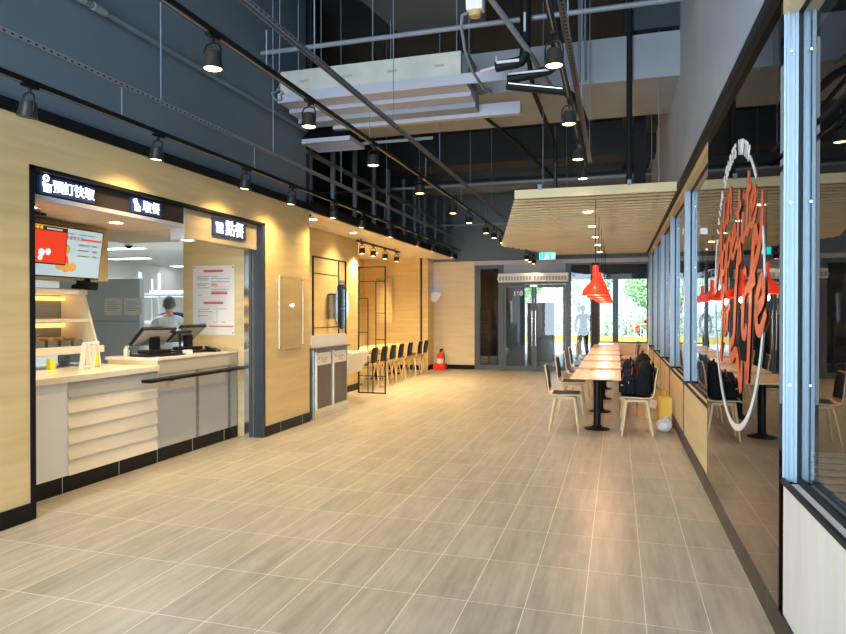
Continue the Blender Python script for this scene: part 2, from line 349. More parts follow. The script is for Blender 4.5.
# black glass panel with the lettering
e = thing('glass_panel', 'tall black mirror-glass panel with oval lettering between the near window and wood sill', 'glass panel', (RX, 4.65, .14))
B(-.010, .004, -1.27, 1.25, 0, 2.86).build('panel', M['mirrorblack'], e)
RC = [0]
def ribbon(mb, pts, wd, x=-.0135, th=.003, sm=6):
    RC[0] += 1; x = x - .00035*(RC[0] % 17)
    # pts (u, v): u to the viewer's right (-y), v up ; Catmull-Rom smoothed stroke with round ends
    P = [Vector((p[0], p[1])) for p in pts]; W_ = [p[2] if len(p) > 2 else wd for p in pts]
    Q = []; QW = []
    for i in range(len(P)-1):
        p0 = P[max(i-1, 0)]; p1 = P[i]; p2 = P[i+1]; p3 = P[min(i+2, len(P)-1)]
        for k in range(sm):
            t = k/sm
            Q.append(.5*((2*p1)+(p2-p0)*t+(2*p0-5*p1+4*p2-p3)*t*t+(3*p1-p0-3*p2+p3)*t**3)); QW.append(W_[i]*(1-t)+W_[i+1]*t)
    Q.append(P[-1]); QW.append(W_[-1])
    L_, R_ = [], []
    for i, q in enumerate(Q):
        d = (Q[min(i+1, len(Q)-1)]-Q[max(i-1, 0)]); d = d.normalized() if d.length > 1e-9 else Vector((1, 0))
        nrm = Vector((-d.y, d.x))*QW[i]/2
        L_.append(q+nrm); R_.append(q-nrm)
    def vv(p, xx): return mb.bm.verts.new((xx, -p.x, p.y))
    a = [(vv(l, x), vv(r, x), vv(l, x+th), vv(r, x+th)) for l, r in zip(L_, R_)]
    for A, Bq in zip(a, a[1:]):
        mb.bm.faces.new((A[0], A[1], Bq[1], Bq[0])); mb.bm.faces.new((A[2], Bq[2], Bq[3], A[3]))
        mb.bm.faces.new((A[0], Bq[0], Bq[2], A[2])); mb.bm.faces.new((A[1], A[3], Bq[3], Bq[1]))
    mb.bm.faces.new((a[0][0], a[0][2], a[0][3], a[0][1])); mb.bm.faces.new((a[-1][0], a[-1][1], a[-1][3], a[-1][2]))
# ellipse of rules and words; local centre
EU, EV, RU, RV = .08, 1.55, .87, .885
def ell(t, k=1): return (EU+RU*k*math.cos(R(t)), EV+RV*k*math.sin(R(t)))
g = MB()
ribbon(g, [ell(t) for t in range(57, 41, -3)], .022)
ribbon(g, [ell(t) for t in range(22, -5, -3)], .022)
ribbon(g, [ell(t) for t in range(155, 180, 4)], .022)
ribbon(g, [ell(t)+(.022+.02*max(0, math.cos(R(t-272))),) for t in range(186, 349, 5)], .022)
g.build('oval_rule', M['vinylwhite'], e)
def arc_text(s_, t0, t1, size):
    n = len(s_)
    for i, ch in enumerate(s_):
        if ch == ' ': continue
        t = t0+(t1-t0)*i/(n-1); u, v = ell(t)
        tx = -RU*math.sin(R(t)); ty = RV*math.cos(R(t)); ang = math.atan2(-ty, -tx) if False else math.atan2(ty, tx)+PI
        m_ = face_mx(-.0115, -u, v) @ Matrix.Rotation(ang, 4, 'Z')
        text('letter', ch, size, M['vinylwhite'], e, m_, .002, .004)
arc_text('LIVING', 154, 129, .085)
arc_text('STARTS WITH', 120, 62, .125)
# brush script: "an Appetite for Life"
def script(strokes, ou, ov, sx, sy, rise, wd, mb, slant=.14):
    for st in strokes:
        pts = []
        for p in st:
            u = ou+p[0]*sx+p[1]*sy*slant; v = ov+p[1]*sy+p[0]*sx*rise
            pts.append((u, v, wd*(p[2] if len(p) > 2 else 1)))
        ribbon(mb, pts, wd)
a_ = [[(.9, .9), (.3, 1.0), (.05, .45), (.3, 0), (.75, .35), (.95, .95), (.9, .2), (1.15, 0, .8)]]
n_ = [[(0, .95), (.1, 0)], [(.05, .5), (.45, .98), (.7, .7), (.7, .15), (1.0, 0, .8)]]
p_ = [[(.05, .95), (.0, -.85, .9)], [(.03, .6), (.45, 1.0), (.8, .6), (.55, .05), (.1, .1)]]
e_ = [[(.1, .4), (.65, .6), (.5, 1.0), (.1, .7), (.1, .15), (.5, -.02), (.95, .3, .7)]]
t_ = [[(.3, 1.9), (.2, .3), (.45, 0), (.75, .2, .7)], [(-.05, 1.2), (.7, 1.3)]]
i_ = [[(.15, .95), (.1, .2), (.4, 0), (.6, .2, .7)], [(.22, 1.35), (.27, 1.5)]]
A_ = [[(-.5, .0, .7), (-.2, -.2), (.3, .6), (.9, 2.1), (.95, .9), (.95, -.1), (1.25, .1, .7)], [(.1, .75), (1.1, .85)]]
f_ = [[(.75, 1.8), (.5, 2.1), (.3, 1.4), (.15, -.9), (-.05, -.6, .7)], [(-.1, 1.0), (.65, 1.1)]]
o_ = [[(.45, 1.0), (.05, .6), (.3, 0), (.75, .4), (.5, 1.0), (.95, .8, .7)]]
r_ = [[(.05, .95), (.05, 0)], [(.05, .6), (.4, 1.0), (.75, .85)]]
L_s = [[(.75, 1.7), (.55, 2.1), (.25, 1.2), (.15, .1), (-.3, -.15), (-.1, -.45), (.6, -.35), (1.2, -1.2), (1.3, -.6, .6)]]
g = MB()
def word(lst, ou, ov, sx, sy, rise, wd):
    x = 0
    for gl, adv in lst:
        script(gl, ou+x, ov+x*rise, sx, sy, rise, wd, g); x += adv*sx
word([(a_, 1.15), (n_, 1)], -.40, 1.97, .17, .19, .25, .042)
word([(A_, 1.3), (p_, 1.0), (p_, 1.0), (e_, .92), (t_, .75), (i_, .6), (t_, .75), (e_, 1)], -.70, 1.60, .20, .19, .22, .043)
ribbon(g, [(.90, 2.04, .03), (.86, 1.80), (.66, 1.62), (.42, 1.50, .04), (.30, 1.42, .01)], .07)
word([(f_, .8), (o_, 1.0), (r_, 1)], -.48, 1.22, .15, .17, .15, .042)
word([(L_s, 1.15), (i_, .7), (f_, .85), (e_, 1)], .02, 1.22, .27, .27, .10, .070)
o = g.build('script_lettering', M['vinylred'], e); o['label'] = 'coral red brush-script words inside the oval'

# ------------------------------------------------------------ end storefront
struct('trim_11', MB().box(-3.66, -3.55, EY, EY+.12, 0, 2.79).box(-3.55, -2.9, EY+.01, EY+.1, 0, .10).box(-3.55, -2.9, EY+.01, EY+.1, 2.72, 2.79)
       .box(-2.98, -2.88, EY, EY+.12, 0, 2.79).box(-1.27, -1.17, EY, EY+.12, 0, 2.79).box(-2.88, -1.27, EY, EY+.12, 2.27, 2.36), M['doorframe'])
struct('trim_12', B(-2.88, -1.27, EY+.02, EY+.10, 2.36, 2.79), M['greywall'])
def endwin(n, x0, x1, z0, z1, gm, mull=()):
    e = thing('window_%d' % n, None, None); e['kind'] = 'structure'
    f = MB().box(x0, x0+.035, EY+.01, EY+.1, z0, z1).box(x1-.035, x1, EY+.01, EY+.1, z0, z1).box(x0+.035, x1-.035, EY+.01, EY+.1, z0, z0+.035).box(x0+.035, x1-.035, EY+.01, EY+.1, z1-.035, z1)
    f.build('window_frame', M['doorframe'], e)
    MB().box(x0+.03, x1-.03, EY+.05, EY+.058, z0+.03, z1-.03).build('pane', gm, e)
endwin(10, -3.55, -2.98, .10, 2.72, M['glassdim'])
endwin(11, -1.17, -.62, .0, 2.79, M['glasshaze'])
endwin(12, -.45, RX, .76, 2.79, M['glasshaze'])
for n, (x0, x1, hx) in enumerate(((-2.875, -2.08, -2.12), (-2.07, -1.275, -2.03))):
    e = thing('door_%d' % (n+1), None, None); e['kind'] = 'structure'
    MB().box(x0, x0+.06, EY-.0, EY+.05, .02, 2.26).box(x1-.06, x1, EY-.0, EY+.05, .02, 2.26).box(x0+.06, x1-.06, EY-.0, EY+.05, .02, .13).box(x0+.06, x1-.06, EY-.0, EY+.05, 2.18, 2.26).build('door_frame', M['doorframe'], e, bevel=.004)
    B(x0+.055, x1-.055, EY+.02, EY+.03, .12, 2.19).build('pane', M['glassdim'], e)
    hy = EY-.06
    MB().cyl((hx, hy, .66), (hx, hy, 1.58), .016, n=10).cyl((hx, hy, .8), (hx, EY, .8), .01, n=8).cyl((hx, hy, 1.44), (hx, EY, 1.44), .01, n=8).build('door_handle', M['chrome'], e, True)
    MB().box(hx-.06, hx+.03, EY-.012, EY+.0, 2.2, 2.245).build('pivot_cover', M['chrome'], e)
    if n == 0:
        text('door_lettering', '160', .17, M['vinylwhite'], e, face_my(-2.50, EY+.018, 2.02), .001, .005)
# air curtain over the doors
e = thing('air_curtain', 'long cream air curtain with slatted grille above the double glass doors', 'air curtain', (-2.09, EY-.03, 2.32))
B(-.90, .90, -.17, .03, 0, .23).build('housing', M['white'], e, bevel=.012)
for sx in (-.87, .03):
    g = MB()
    for k in range(11): g.box(sx+k*.077, sx+k*.077+.058, -.176, -.168, .04, .15)
    g.build('grille', M['printgrey'], e)
B(-.93, -.90, -.14, .03, .08, .12).build('power_inlet', M['white'], e)
# exit sign hung under the deck
e = thing('exit_sign', 'glowing green emergency exit sign hanging above the end glazing', 'exit sign', (-1.66, 16.2, 2.84))
B(-.20, .20, -.02, .02, 0, .17).build('housing', M['white'], e)
B(-.195, .195, -.026, -.020, .005, .165).build('face', M['teal'], e)
g = MB(); g.ball((.0, -.03, .125), .018).tube([(0, -.03, .1), (-.01, -.03, .06), (.03, -.03, .03)], .012).tube([(-.01, -.03, .06), (-.04, -.03, .03), (-.06, -.03, .035)], .01).tube([(.04, -.03, .07), (0, -.03, .095), (-.05, -.03, .075)], .008).box(.10, .17, -.03, -.026, .03, .14)
g.build('running_figure', M['signglow'], e)
MB().cyl((-.15, 0, .17), (-.15, 0, 3.36), .006, n=6).cyl((.15, 0, .17), (.15, 0, 3.36), .006, n=6).build('hanger', M['galv'], e)

# ------------------------------------------------------------ ceiling: beams, deck, ducts
struct('ceiling_beam', B(-4.18, RX, 8.6, 10.2, 4.48, 5.04), M['beam'])
struct('ceiling_beam.001', B(-4.18, RX, 1.6, 2.6, 5.2, 5.9), M['deck'])
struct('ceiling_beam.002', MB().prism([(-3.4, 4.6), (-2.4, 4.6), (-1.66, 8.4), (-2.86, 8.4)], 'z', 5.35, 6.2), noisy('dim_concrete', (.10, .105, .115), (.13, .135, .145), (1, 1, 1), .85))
struct('ceiling_beam.003', B(-6.8, RX, 13.6, 14.3, 4.72, 5.4), M['deck'])
struct('ceiling_beam.004', B(.1, RX, 8.6, EY, 5.1, 6.2), M['deck'])
def single(mb, name, label, cat, m, group=None, smooth=False, bevel=0):
    o = mb.build(name, m, None, smooth, bevel); return setp(o, label, cat, group)
single(MB().cyl((-6.7, 15.2, 4.55), (RX-.02, 15.2, 4.55), .17, n=20), 'round_duct', 'dark round duct crossing the far dark ceiling above the slatted ceiling', 'duct', mat('dark_duct', (.10, .115, .135), .5, .2), smooth=True)
single(MB().box(-6.7, RX-.02, 12.3, 12.34, 4.0, 4.04), 'cross_rail', 'long thin grey rail crossing the dark ceiling behind the concrete beam', 'rail', M['galv'])
single(MB().box(-6.7, RX-.02, 15.9, 15.94, 3.72, 3.76), 'cross_rail', 'lower thin grey rail crossing the dark ceiling near the end wall', 'rail', M['galv'])
single(MB().cyl((-4.17, 7.0, 4.70), (RX, 7.0, 4.70), .028, n=12), 'pipe', 'long grey pipe crossing the hall just above the white duct unit', 'pipe', M['galv'], smooth=True)
# ducted air unit across the hall
e = thing('duct_air_unit', 'long pale sheet-metal air unit hung across the hall against the dark left wall', 'air unit', (-4.1, 7.30, 4.05))
B(.02, 2.36, 0, .75, .22, .52).build('housing', M['duct'], e, bevel=.006)
B(.0, 2.94, -.03, .0, .12, .24).build('flange', M['pale'], e)
B(.0, 2.42, .0, .27, .13, .22).build('drip_tray', M['pale'], e)
B(.0, 2.42, .27, .52, .08, .22).build('drip_tray', M['pale'], e)
B(.0, 2.42, .52, .75, .02, .22).build('rear_tray', M['beam'], e)
for k in range(4): B(.30+k*.58, .42+k*.58, -.012, .0, .36, .385).build('name_plate', M['printgrey'], e)
B(2.36, 2.44, .05, .5, .20, .50).build('control_box', M['doorframe'], e)
B(.4, 2.94, .75, .85, -.03, .12).build('rear_channel', M['pale'], e)
for x in (.25, 1.25, 2.3):
    for yy in (.05, .7): MB().cyl((x, yy, .5), (x, yy, 2.14), .008, n=6).build('hanger_rod', M['galv'], e)
# supply duct end with louvre below it
e = thing('duct_grille', 'grey square duct elbow with a slatted grille below the pale air unit', 'vent', (-4.17, 8.05, 3.86))
B(0, .62, .25, .55, .28, .62).build('duct', M['beam'], e)
g = MB(); g.box(0, .72, -.0, .03, 0, .06).box(0, .72, .50, .53, 0, .06).box(0, .03, .03, .5, 0, .06).box(.69, .72, .03, .5, 0, .06)
g.build('frame', M['pale'], e)
g = MB()
for k in range(6): g.box(.03, .69, .06+k*.075, .085+k*.075, .015, .04)
g.build('slat', M['pale'], e)
MB().prism([(.0, .06), (.53, .06), (.53, .28), (.25, .28)], 'x', 0, .62).build('hood', M['fascia'], e)
# insulated refrigerant pipes
e = thing('insulated_pipe', 'thick black insulated pipe dropping and bending toward the air unit', 'pipe', (-.94, 6.9, 4.2))
MB().tube([(0, 0, 1.98), (0, 0, .15), (-.01, 0, .05), (-.05, 0, .01), (-.10, 0, 0), (-.32, .02, -.01)], .058, 12).build('insulation', M['insul'], e, True)
MB().cyl((-.32, .02, -.01), (-.50, .05, -.03), .016, n=10).cyl((-.31, -.02, -.01), (-.31, -.02, .09), .01, n=8).build('copper_end', M['tape'], e, True)
MB().box(-.30, -.06, -.062, -.056, -.01, .02).box(-.01, .01, -.062, -.056, .3, .5).build('silver_band', M['tape'], e)
e = thing('insulated_pipe', 'black insulated pipe with silver seam running right from the air unit flange', 'pipe', (-1.16, 7.1, 4.12))
MB().tube([(0, 0, -.02), (.45, -.04, .02), (.50, -.04, .05), (.52, -.04, .12), (.52, -.04, 2.06)], .05, 12).build('insulation', M['insul'], e, True)
B(.02, .46, -.095, -.088, .0, .02).build('silver_band', M['tape'], e)
e = thing('insulated_pipe', 'lower black insulated pipe with silver seam slanting down from the air unit', 'pipe', (-1.16, 7.05, 4.02))
MB().tube([(0, 0, 0), (.62, -.02, -.13), (.72, .3, -.12), (.78, 1.52, -.10)], .045, 12).build('insulation', M['insul'], e, True)
MB().cyl((.02, -.046, .01), (.60, -.062, -.11), .008, n=6).build('silver_band', M['tape'], e)
# vertical drop pipes on the beam and in the dark
single(MB().tube([(.14, 8.50, 6.2), (.14, 8.50, 3.16)], .035, 10), 'drop_pipe', 'black vertical pipe passing in front of the grey concrete beam at right', 'pipe', M['insul'], smooth=True)
single(MB().tube([(-.47, 8.52, 6.2), (-.47, 8.52, 4.5)], .018, 8).tube([(-.40, 8.52, 6.2), (-.40, 8.52, 4.5)], .012, 8), 'drop_pipe', 'thin pair of grey conduits on the beam face beside the track lights', 'pipe', M['galv'], smooth=True)
single(MB().tube([(-2.05, 8.55, 6.2), (-2.05, 8.55, 4.45), (-1.6, 10.3, 4.3), (-1.2, 13.0, 4.2)], .03, 10), 'drop_pipe', 'black pipe bending under the concrete beam toward the far ceiling', 'pipe', M['insul'], smooth=True)
single(MB().tube([(-1.05, 7.5, 4.9), (-1.05, 8.5, 4.42), (-.95, 10.4, 4.2), (-.95, 10.6, 3.35)], .03, 10), 'drop_pipe', 'black pipe under the beam dropping beside the slatted ceiling', 'pipe', M['insul'], smooth=True)
single(MB().box(.25, .42, 10.6, 10.75, 3.2, 5.1), 'duct_riser', 'black square riser behind the concrete beam above the slatted ceiling', 'duct', M['insul'])
# emergency lamp and looping conduit
e = thing('emergency_light', 'white box lamp at the top centre with a looping grey conduit', 'light', (-1.29, 6.0, 4.40))
B(-.08, .08, -.06, .06, -.02, .10).build('housing', M['white'], e, bevel=.01)
MB().lathe([(.05, -.07), (.065, -.02)], n=16).build('lamp_head', M['kraft'], e, True)
MB().tube([(-.07, 0, -.02), (-.13, .02, -.03), (-.16, .1, -.1), (-.17, .3, -.25), (-.16, .6, -.35), (-.12, 1.0, -.40), (-.08, 1.25, -.36)], .016, 8).build('conduit', M['galv'], e, True)
MB().cyl((0, 0, .1), (0, 0, 1.8), .008, n=6).build('hanger_rod', M['galv'], e)
single(MB().tube([(-1.25, 5.9, 4.62), (-.90, 6.9, 4.30), (-.8, 8.55, 4.42)], .03, 8), 'diagonal_strut', 'grey diagonal strut channel running back from the emergency lamp', 'strut', M['galv'])
# studs over the low soffit
for k, y in enumerate([8.45, 9.25, 10.13, 11.02, 11.8, 12.75, 13.5, 14.28, 15.2, 16.09]):
    single(B(-4.28, -4.22, y-.03, y+.03, 3.09, 4.3 if k else 6.2), 'steel_stud', ['first', 'second', 'third', 'fourth', 'fifth', 'sixth', 'seventh', 'eighth', 'ninth', 'tenth'][k]+' grey upright stud from the near end, standing on the low soffit edge', 'stud', mat('stud_paint', (.09, .105, .12), .6) if k == 0 else bpy.data.materials['stud_paint'], 'studs over the soffit')
single(MB().box(-4.28, -4.22, 8.2, 16.9, 3.80, 3.85), 'stud_rail', 'thin horizontal rail tying the upright studs over the soffit', 'rail', bpy.data.materials['stud_paint'])
single(MB().cyl((-4.20, 8.6, 3.95), (-2.45, 8.6, 3.95), .022, n=8), 'pipe', 'short grey pipe reaching out from the duct grille', 'pipe', M['galv'], smooth=True)
e = thing('pipe', 'grey water pipe running along the upper dark left wall with a downward branch', 'pipe', (-4.12, 0, 0))
MB().tube([(0, -3.9, 4.05), (0, 7.6, 4.05), (0, 8.1, 4.05)], .025, 8).build('run', M['dark'], e, True)
MB().tube([(0, 4.15, 4.05), (0, 4.15, 5.2), (0, 4.15, 6.2)], .02, 8).build('branch', M['galv'], e, True)
for y in (4.08, 4.30): MB().cyl((0, y, 4.05), (0, y+.13, 4.05), .035, n=10).build('coupling', M['galv'], e, True)
e = thing('cable_coil', 'loose coil of grey cable hanging at the left end of the air unit', 'cable', (-3.72, 6.6, 4.02))
MB().tube([(.06*math.cos(a/3)*(1+.1*math.sin(a)), .03*math.sin(a*1.3), .06*math.sin(a/3)) for a in range(0, 40)], .008, 6).build('coil', M['galv'], e, True)
MB().tube([(0, 0, .06), (.03, 0, .12), (-.02, .02, .2), (.02, 0, .28), (.0, .05, .7), (0, .05, 2.18)], .006, 6).build('tail', M['galv'], e, True)

# ------------------------------------------------------------ track rails and strut channels
def strut(x, y0, y1, z, label, ends=()):
    e = thing('strut_channel', label, 'strut channel', (x, 0, 0))
    MB().box(-.022, .022, y0, y1, z, z+.004).box(-.022, -.018, y0, y1, z-.03, z).box(.018, .022, y0, y1, z-.03, z).build('channel', M['galv'], e)
    g = MB(); y = y0+.02
    while y < min(y1, y0+9.5): g.box(.0205, .0235, y, y+.022, z-.021, z-.010); g.box(-.008, .008, y, y+.022, z-.0012, z-.0004); y += .06
    g.build('slot', M['black'], e)
    y = y0+.9
    while y < y1: MB().cyl((0, y, z), (0, y, 6.2), .006, n=6).build('hanger_rod', M['galv'], e); y += 1.9
def track(x, y0, y1, z, zs, label, ys):
    e = thing('light_track', label, 'light track', (x, 0, z))
    B(-.02, .02, y0, y1, -.035, 0).build('rail', M['black'], e)
    B(-.005, .005, y0, y1, -.0352, -.030).build('contact_strip', M['galv'], e)
    for y in ys: MB().cyl((0, y, 0), (0, y, zs-z-.0), .005, n=6).build('hanger_rod', M['galv'], e)
track(-3.78, BY+.2, 15.9, 3.10, 3.33, 'black light track running along the left upper wall', [-1.4, .6, 2.3, 4.24, 6.2, 8.2, 10.3, 12.4, 14.5])
strut(-3.78, BY+.2, 15.9, 3.36, 'slotted grey strut channel above the left wall light track')
track(-2.40, BY+.2, 14.9, 3.29, 3.55, 'black light track running down the middle of the hall', [0, 2.1, 4.1, 6.1, 8.1, 10.1, 12.1, 14])
strut(-2.32, BY+.2, 13.7, 3.58, 'slotted grey strut channel above the middle light track')
track(-.40, BY+.2, 8.35, 3.40, 3.47, 'black light track on the right running to the slatted ceiling', [1, 3, 5, 7.0, 8.2])
strut(-.34, BY+.2, 8.7, 3.50, 'slotted grey strut channel beside the right light track')

# track spotlights
SP = {'e': 55}
def make_spot(name='track_spotlight', power=55, col=(1, .80, .50), lensm='lens'):
    t = thing(name, 'x', 'spotlight')
    MB().box(-.018, .018, -.055, .055, -.02, 0).cyl((0, 0, -.02), (0, 0, -.05), .012, n=10).build('adapter', M['black'], t)
    g = MB(); pts = [(-.058, 0, -.17), (-.058, 0, -.09), (-.045, 0, -.06), (0, 0, -.048), (.045, 0, -.06), (.058, 0, -.09), (.058, 0, -.17)]
    g.tube(pts, .006, 6).build('yoke', M['black'], t, True)
    g = MB(); g.lathe([(.012, -.10), (.045, -.105), (.052, -.13), (.055, -.165), (.066, -.215), (.062, -.215), (.050, -.205)], n=20)
    hd = g.build('lamp_head', M['bronze'], t, True)
    MB().lathe([(.001, -.198), (.052, -.200), (.054, -.207), (.04, -.213), (.001, -.216)], n=20).build('lens', M[lensm], t, True)
    l = bpy.data.lights.new('spot', 'SPOT'); l.energy = power; l.color = col; l.spot_size = R(140); l.spot_blend = 1; l.shadow_soft_size = .05
    lo = bpy.data.objects.new('spot_light', l); C.objects.link(lo); lo.parent = t; lo.location = (0, 0, -.23)
    return t, lo
sa, _ = make_spot(power=30, col=(1, .70, .30))
As = [(-1.0, 1), (.8, 1), (2.1, 1), (3.40, 0), (4.67, 1), (6.05, 1), (7.07, 1), (8.29, 1), (9.33, 1), (10.67, 1), (12.28, 1), (13.38, 1), (15.06, 1)]
off, _l = make_spot(lensm='blackgloss'); bpy.data.objects.remove(_l)
nm = {2: 'not in view', }
Al = ['track spotlight on the left wall track behind the viewpoint', 'track spotlight on the left wall track just outside the picture edge', 'lit track spotlight on the left wall track above the near wood wall',
      'unlit black track spotlight, nearest in view on the left wall track', 'lit track spotlight above the first glowing serving-counter sign', 'lit track spotlight above the right-hand glowing counter sign',
      'lit track spotlight above the wall holder, second after the counter signs', 'lit track spotlight just left of the white dome camera corner', 'lit track spotlight above the steel waste station',
      'lit track spotlight above the black lattice screen by the sink', 'lit track spotlight over the near niche chairs', 'lit track spotlight over the far niche chairs', 'farthest track spotlight on the left wall track']
used = {}
for (y, on), lb in zip(As, Al):
    if y < 1: continue
    src = sa if on else off
    if src not in used: used[src] = 1; o = src; o['label'] = lb; o['group'] = 'spotlights on the left wall track'; o.location = (-3.78, y, 3.065)
    else: o = dup(src, (-3.78, y, 3.065), label=lb, group='spotlights on the left wall track')
    o.rotation_euler = (0, R(9), R(-8))
sb, _ = make_spot(power=26)
Bl = ['brightest lit track spotlight, nearest on the middle track', 'lit track spotlight on the middle track in front of the pale air unit', 'lit track spotlight on the middle track, third from the near end',
      'lit track spotlight on the middle track, fourth from the near end', 'lit track spotlight on the middle track, fifth from the near end', 'lit track spotlight on the middle track, sixth from the near end',
      'lit track spotlight on the middle track, third from its far end', 'lit track spotlight on the middle track, second from its far end', 'lit track spotlight at the far end of the middle track, by the slatted ceiling corner']
for i, (y, lb) in enumerate(zip([3.46, 4.76, 6.2, 7.84, 9.56, 10.67, 12.15, 12.98, 13.93], Bl)):
    o = sb if i == 0 else dup(sb)
    o['label'] = lb; o['group'] = 'spotlights on the middle track'; o.location = (-2.40, y, 3.255)
o = dup(sb, (-2.4, .9, 3.255), label='track spotlight on the middle track behind the view'); bpy.data.objects.remove(o, do_unlink=True) if False else None
o['label'] = 'spotlight on the middle track nearest the entrance, out of the picture'; o['group'] = 'spotlights on the middle track'
Cl = ['largest lit track spotlight on the right track, before the grey beam', 'lit track spotlight on the right track, second from the near end', 'lit track spotlight on the right track, third from the near end', 'lit track spotlight at the end of the right track over the slatted ceiling edge']
for i, (y, lb) in enumerate(zip([4.31, 5.68, 7.02, 8.05], Cl)):
    dup(sb, (-.40, y, 3.365), label=lb, group='spotlights on the right track')
Dl = ['small track spotlight just past the slatted ceiling corner', 'small lit track spotlight below the slatted ceiling rear edge', 'small track spotlight left of the exit sign']
track(-2.05, 15.2, 16.8, 3.02, 3.2, 'short black light track behind the slatted ceiling corner', [15.5, 16.5])
sd_, _ = make_spot(power=5)
for i, (y, lb) in enumerate(zip([15.3, 15.9, 16.6], Dl)):
    o = sd_ if i == 0 else dup(sd_)
    setp(o, lb, None, 'spotlights near the exit sign'); o.location = (-2.05, y, 2.985)
    continue
    dup(sb, (-2.05, y, 2.985), label=lb, group='spotlights near the exit sign')
# niche track
e = thing('light_track', 'short black light track under the cream soffit by the lattice screen', 'light track', (-4.78, 0, 2.93))
B(-.02, .02, 11.5, 14.0, -.035, 0).build('rail', M['black'], e)
MB().cyl((0, 11.7, 0), (0, 11.7, .04), .012).cyl((0, 13.7, 0), (0, 13.7, .04), .012).build('mount', M['black'], e)
sn, _ = make_spot(power=60, col=(1, .72, .32))
for i, (y, lb) in enumerate(((11.75, 'nearest spotlight on the short niche track'), (12.35, 'second spotlight on the short niche track'), (13.05, 'third spotlight on the short niche track'), (13.8, 'farthest spotlight on the short niche track'))):
    o = sn if i == 0 else dup(sn)
    o['label'] = lb; o['group'] = 'spotlights on the niche track'; o.location = (-4.78, y, 2.895)
# downlights
def make_down(power, col=(1, .76, .42)):
    t = thing('downlight', 'x', 'downlight')
    MB().lathe([(.085, 0), (.085, -.012), (.06, -.008), (.06, 0)], n=24, cap=False).build('trim_ring', M['white'], t, True)
    MB().lathe([(.06, -.003), (.001, -.004)], n=24).build('lens', M['lensdim'], t)
    l = bpy.data.lights.new('down', 'SPOT'); l.energy = power; l.color = col; l.spot_size = R(130); l.spot_blend = 1; l.shadow_soft_size = .06
    lo = bpy.data.objects.new('down_light', l); C.objects.link(lo); lo.parent = t; lo.location = (0, 0, -.02)
    return t
d = make_down(55)
dl = [((-4.48, 9.02, 2.97), 'round downlight in the cream soffit above the waste station', 'downlights in the cream soffit'),
      ((-4.55, 10.76, 2.97), 'round downlight in the cream soffit above the wash basin', 'downlights in the cream soffit'),
      ((-5.6, 12.8, 2.97), 'round downlight deep in the niche near the lattice screen', 'downlights in the cream soffit'),
      ((-5.6, 14.6, 2.97), 'round downlight deep in the niche over the far chairs', 'downlights in the cream soffit'),
      ((-4.80, 5.30, 2.44), 'round downlight above the counter in front of the menu screens', 'downlights over the serving counter'),
      ((-4.31, 5.76, 2.299), 'round downlight above the order till beside the poster wall', 'downlights over the serving counter'),
      ((-4.80, 4.3, 2.44), 'round downlight over the near end of the serving counter', 'downlights over the serving counter')]
for i, (p, lb, gp) in enumerate(dl):
    o = d if i == 0 else dup(d)
    o.location = p; o['label'] = lb; o['group'] = gp
for o in bpy.data.objects:
    if o.name.startswith('down_light') and o.parent and 'niche' in o.parent['label']: o.data = o.data.copy(); o.data.energy = 150; o.data.color = (1, .74, .36)
for o in bpy.data.objects:
    if o.name.startswith('down_light') and o.parent and ('counter' in o.parent['label'] or 'till' in o.parent['label']): o.data = o.data.copy(); o.data.energy = 16

# cctv domes
def dome(loc, label, flip):
    e = thing('dome_camera', label, 'security camera', loc)
    MB().lathe([(.06, 0), (.06, -.03), (.05, -.04)], n=20).build('base', M['white'], e, True)
    MB().lathe([(.048, -.04), (.04, -.065), (.02, -.08), (.001, -.084)], n=20).build('dome', M['white' if flip else 'blackgloss'], e, True)
dome((-4.22, 8.34, 2.97), 'white dome camera under the soffit corner by the wood wall', 0)
dome((.69, 10.05, 3.07), 'white dome camera on the dark trim of the right window wall', 1)
dome((-6.05, 6.9, 2.44), 'small dark dome camera above the kitchen opening', 0)
bpy.data.objects['dome_camera.001'].location = (.71, 10.05, 3.09)

# ------------------------------------------------------------ slatted baffle ceiling
e = thing('slatted_ceiling', 'suspended ceiling of pale wood slats over the dining tables', 'slatted ceiling', (0, 0, 3.0))
n = 0; y = 8.32
while y < 16.85:
    xl = -1.27-(y-8.32)/(14.2-8.32)*1.2 if y < 14.2 else -2.47+(y-14.2)/2.75*1.0
    B(xl, .685, y, y+.07, 0, .022 if n else .11).build('slat', M['baffle'], e); y += .24; n += 1
g = MB()
for x in (-.95, -.1, .5): g.box(x-.02, x+.02, 8.4, 16.8, .022, .06)
g.build('carrier_rail', M['black'], e)
g = MB()
for x in (-.95, .14): g.box(x-.025, x+.025, 8.305, 8.32, .10, .165)
g.build('clip', M['galv'], e)
for x in (-.95, .5):
    for yy in (8.7, 10.45, 12.9, 15.3): MB().cyl((x, yy, .06), (x, yy, 3.2), .005, n=6).build('hanger_rod', M['galv'], e)

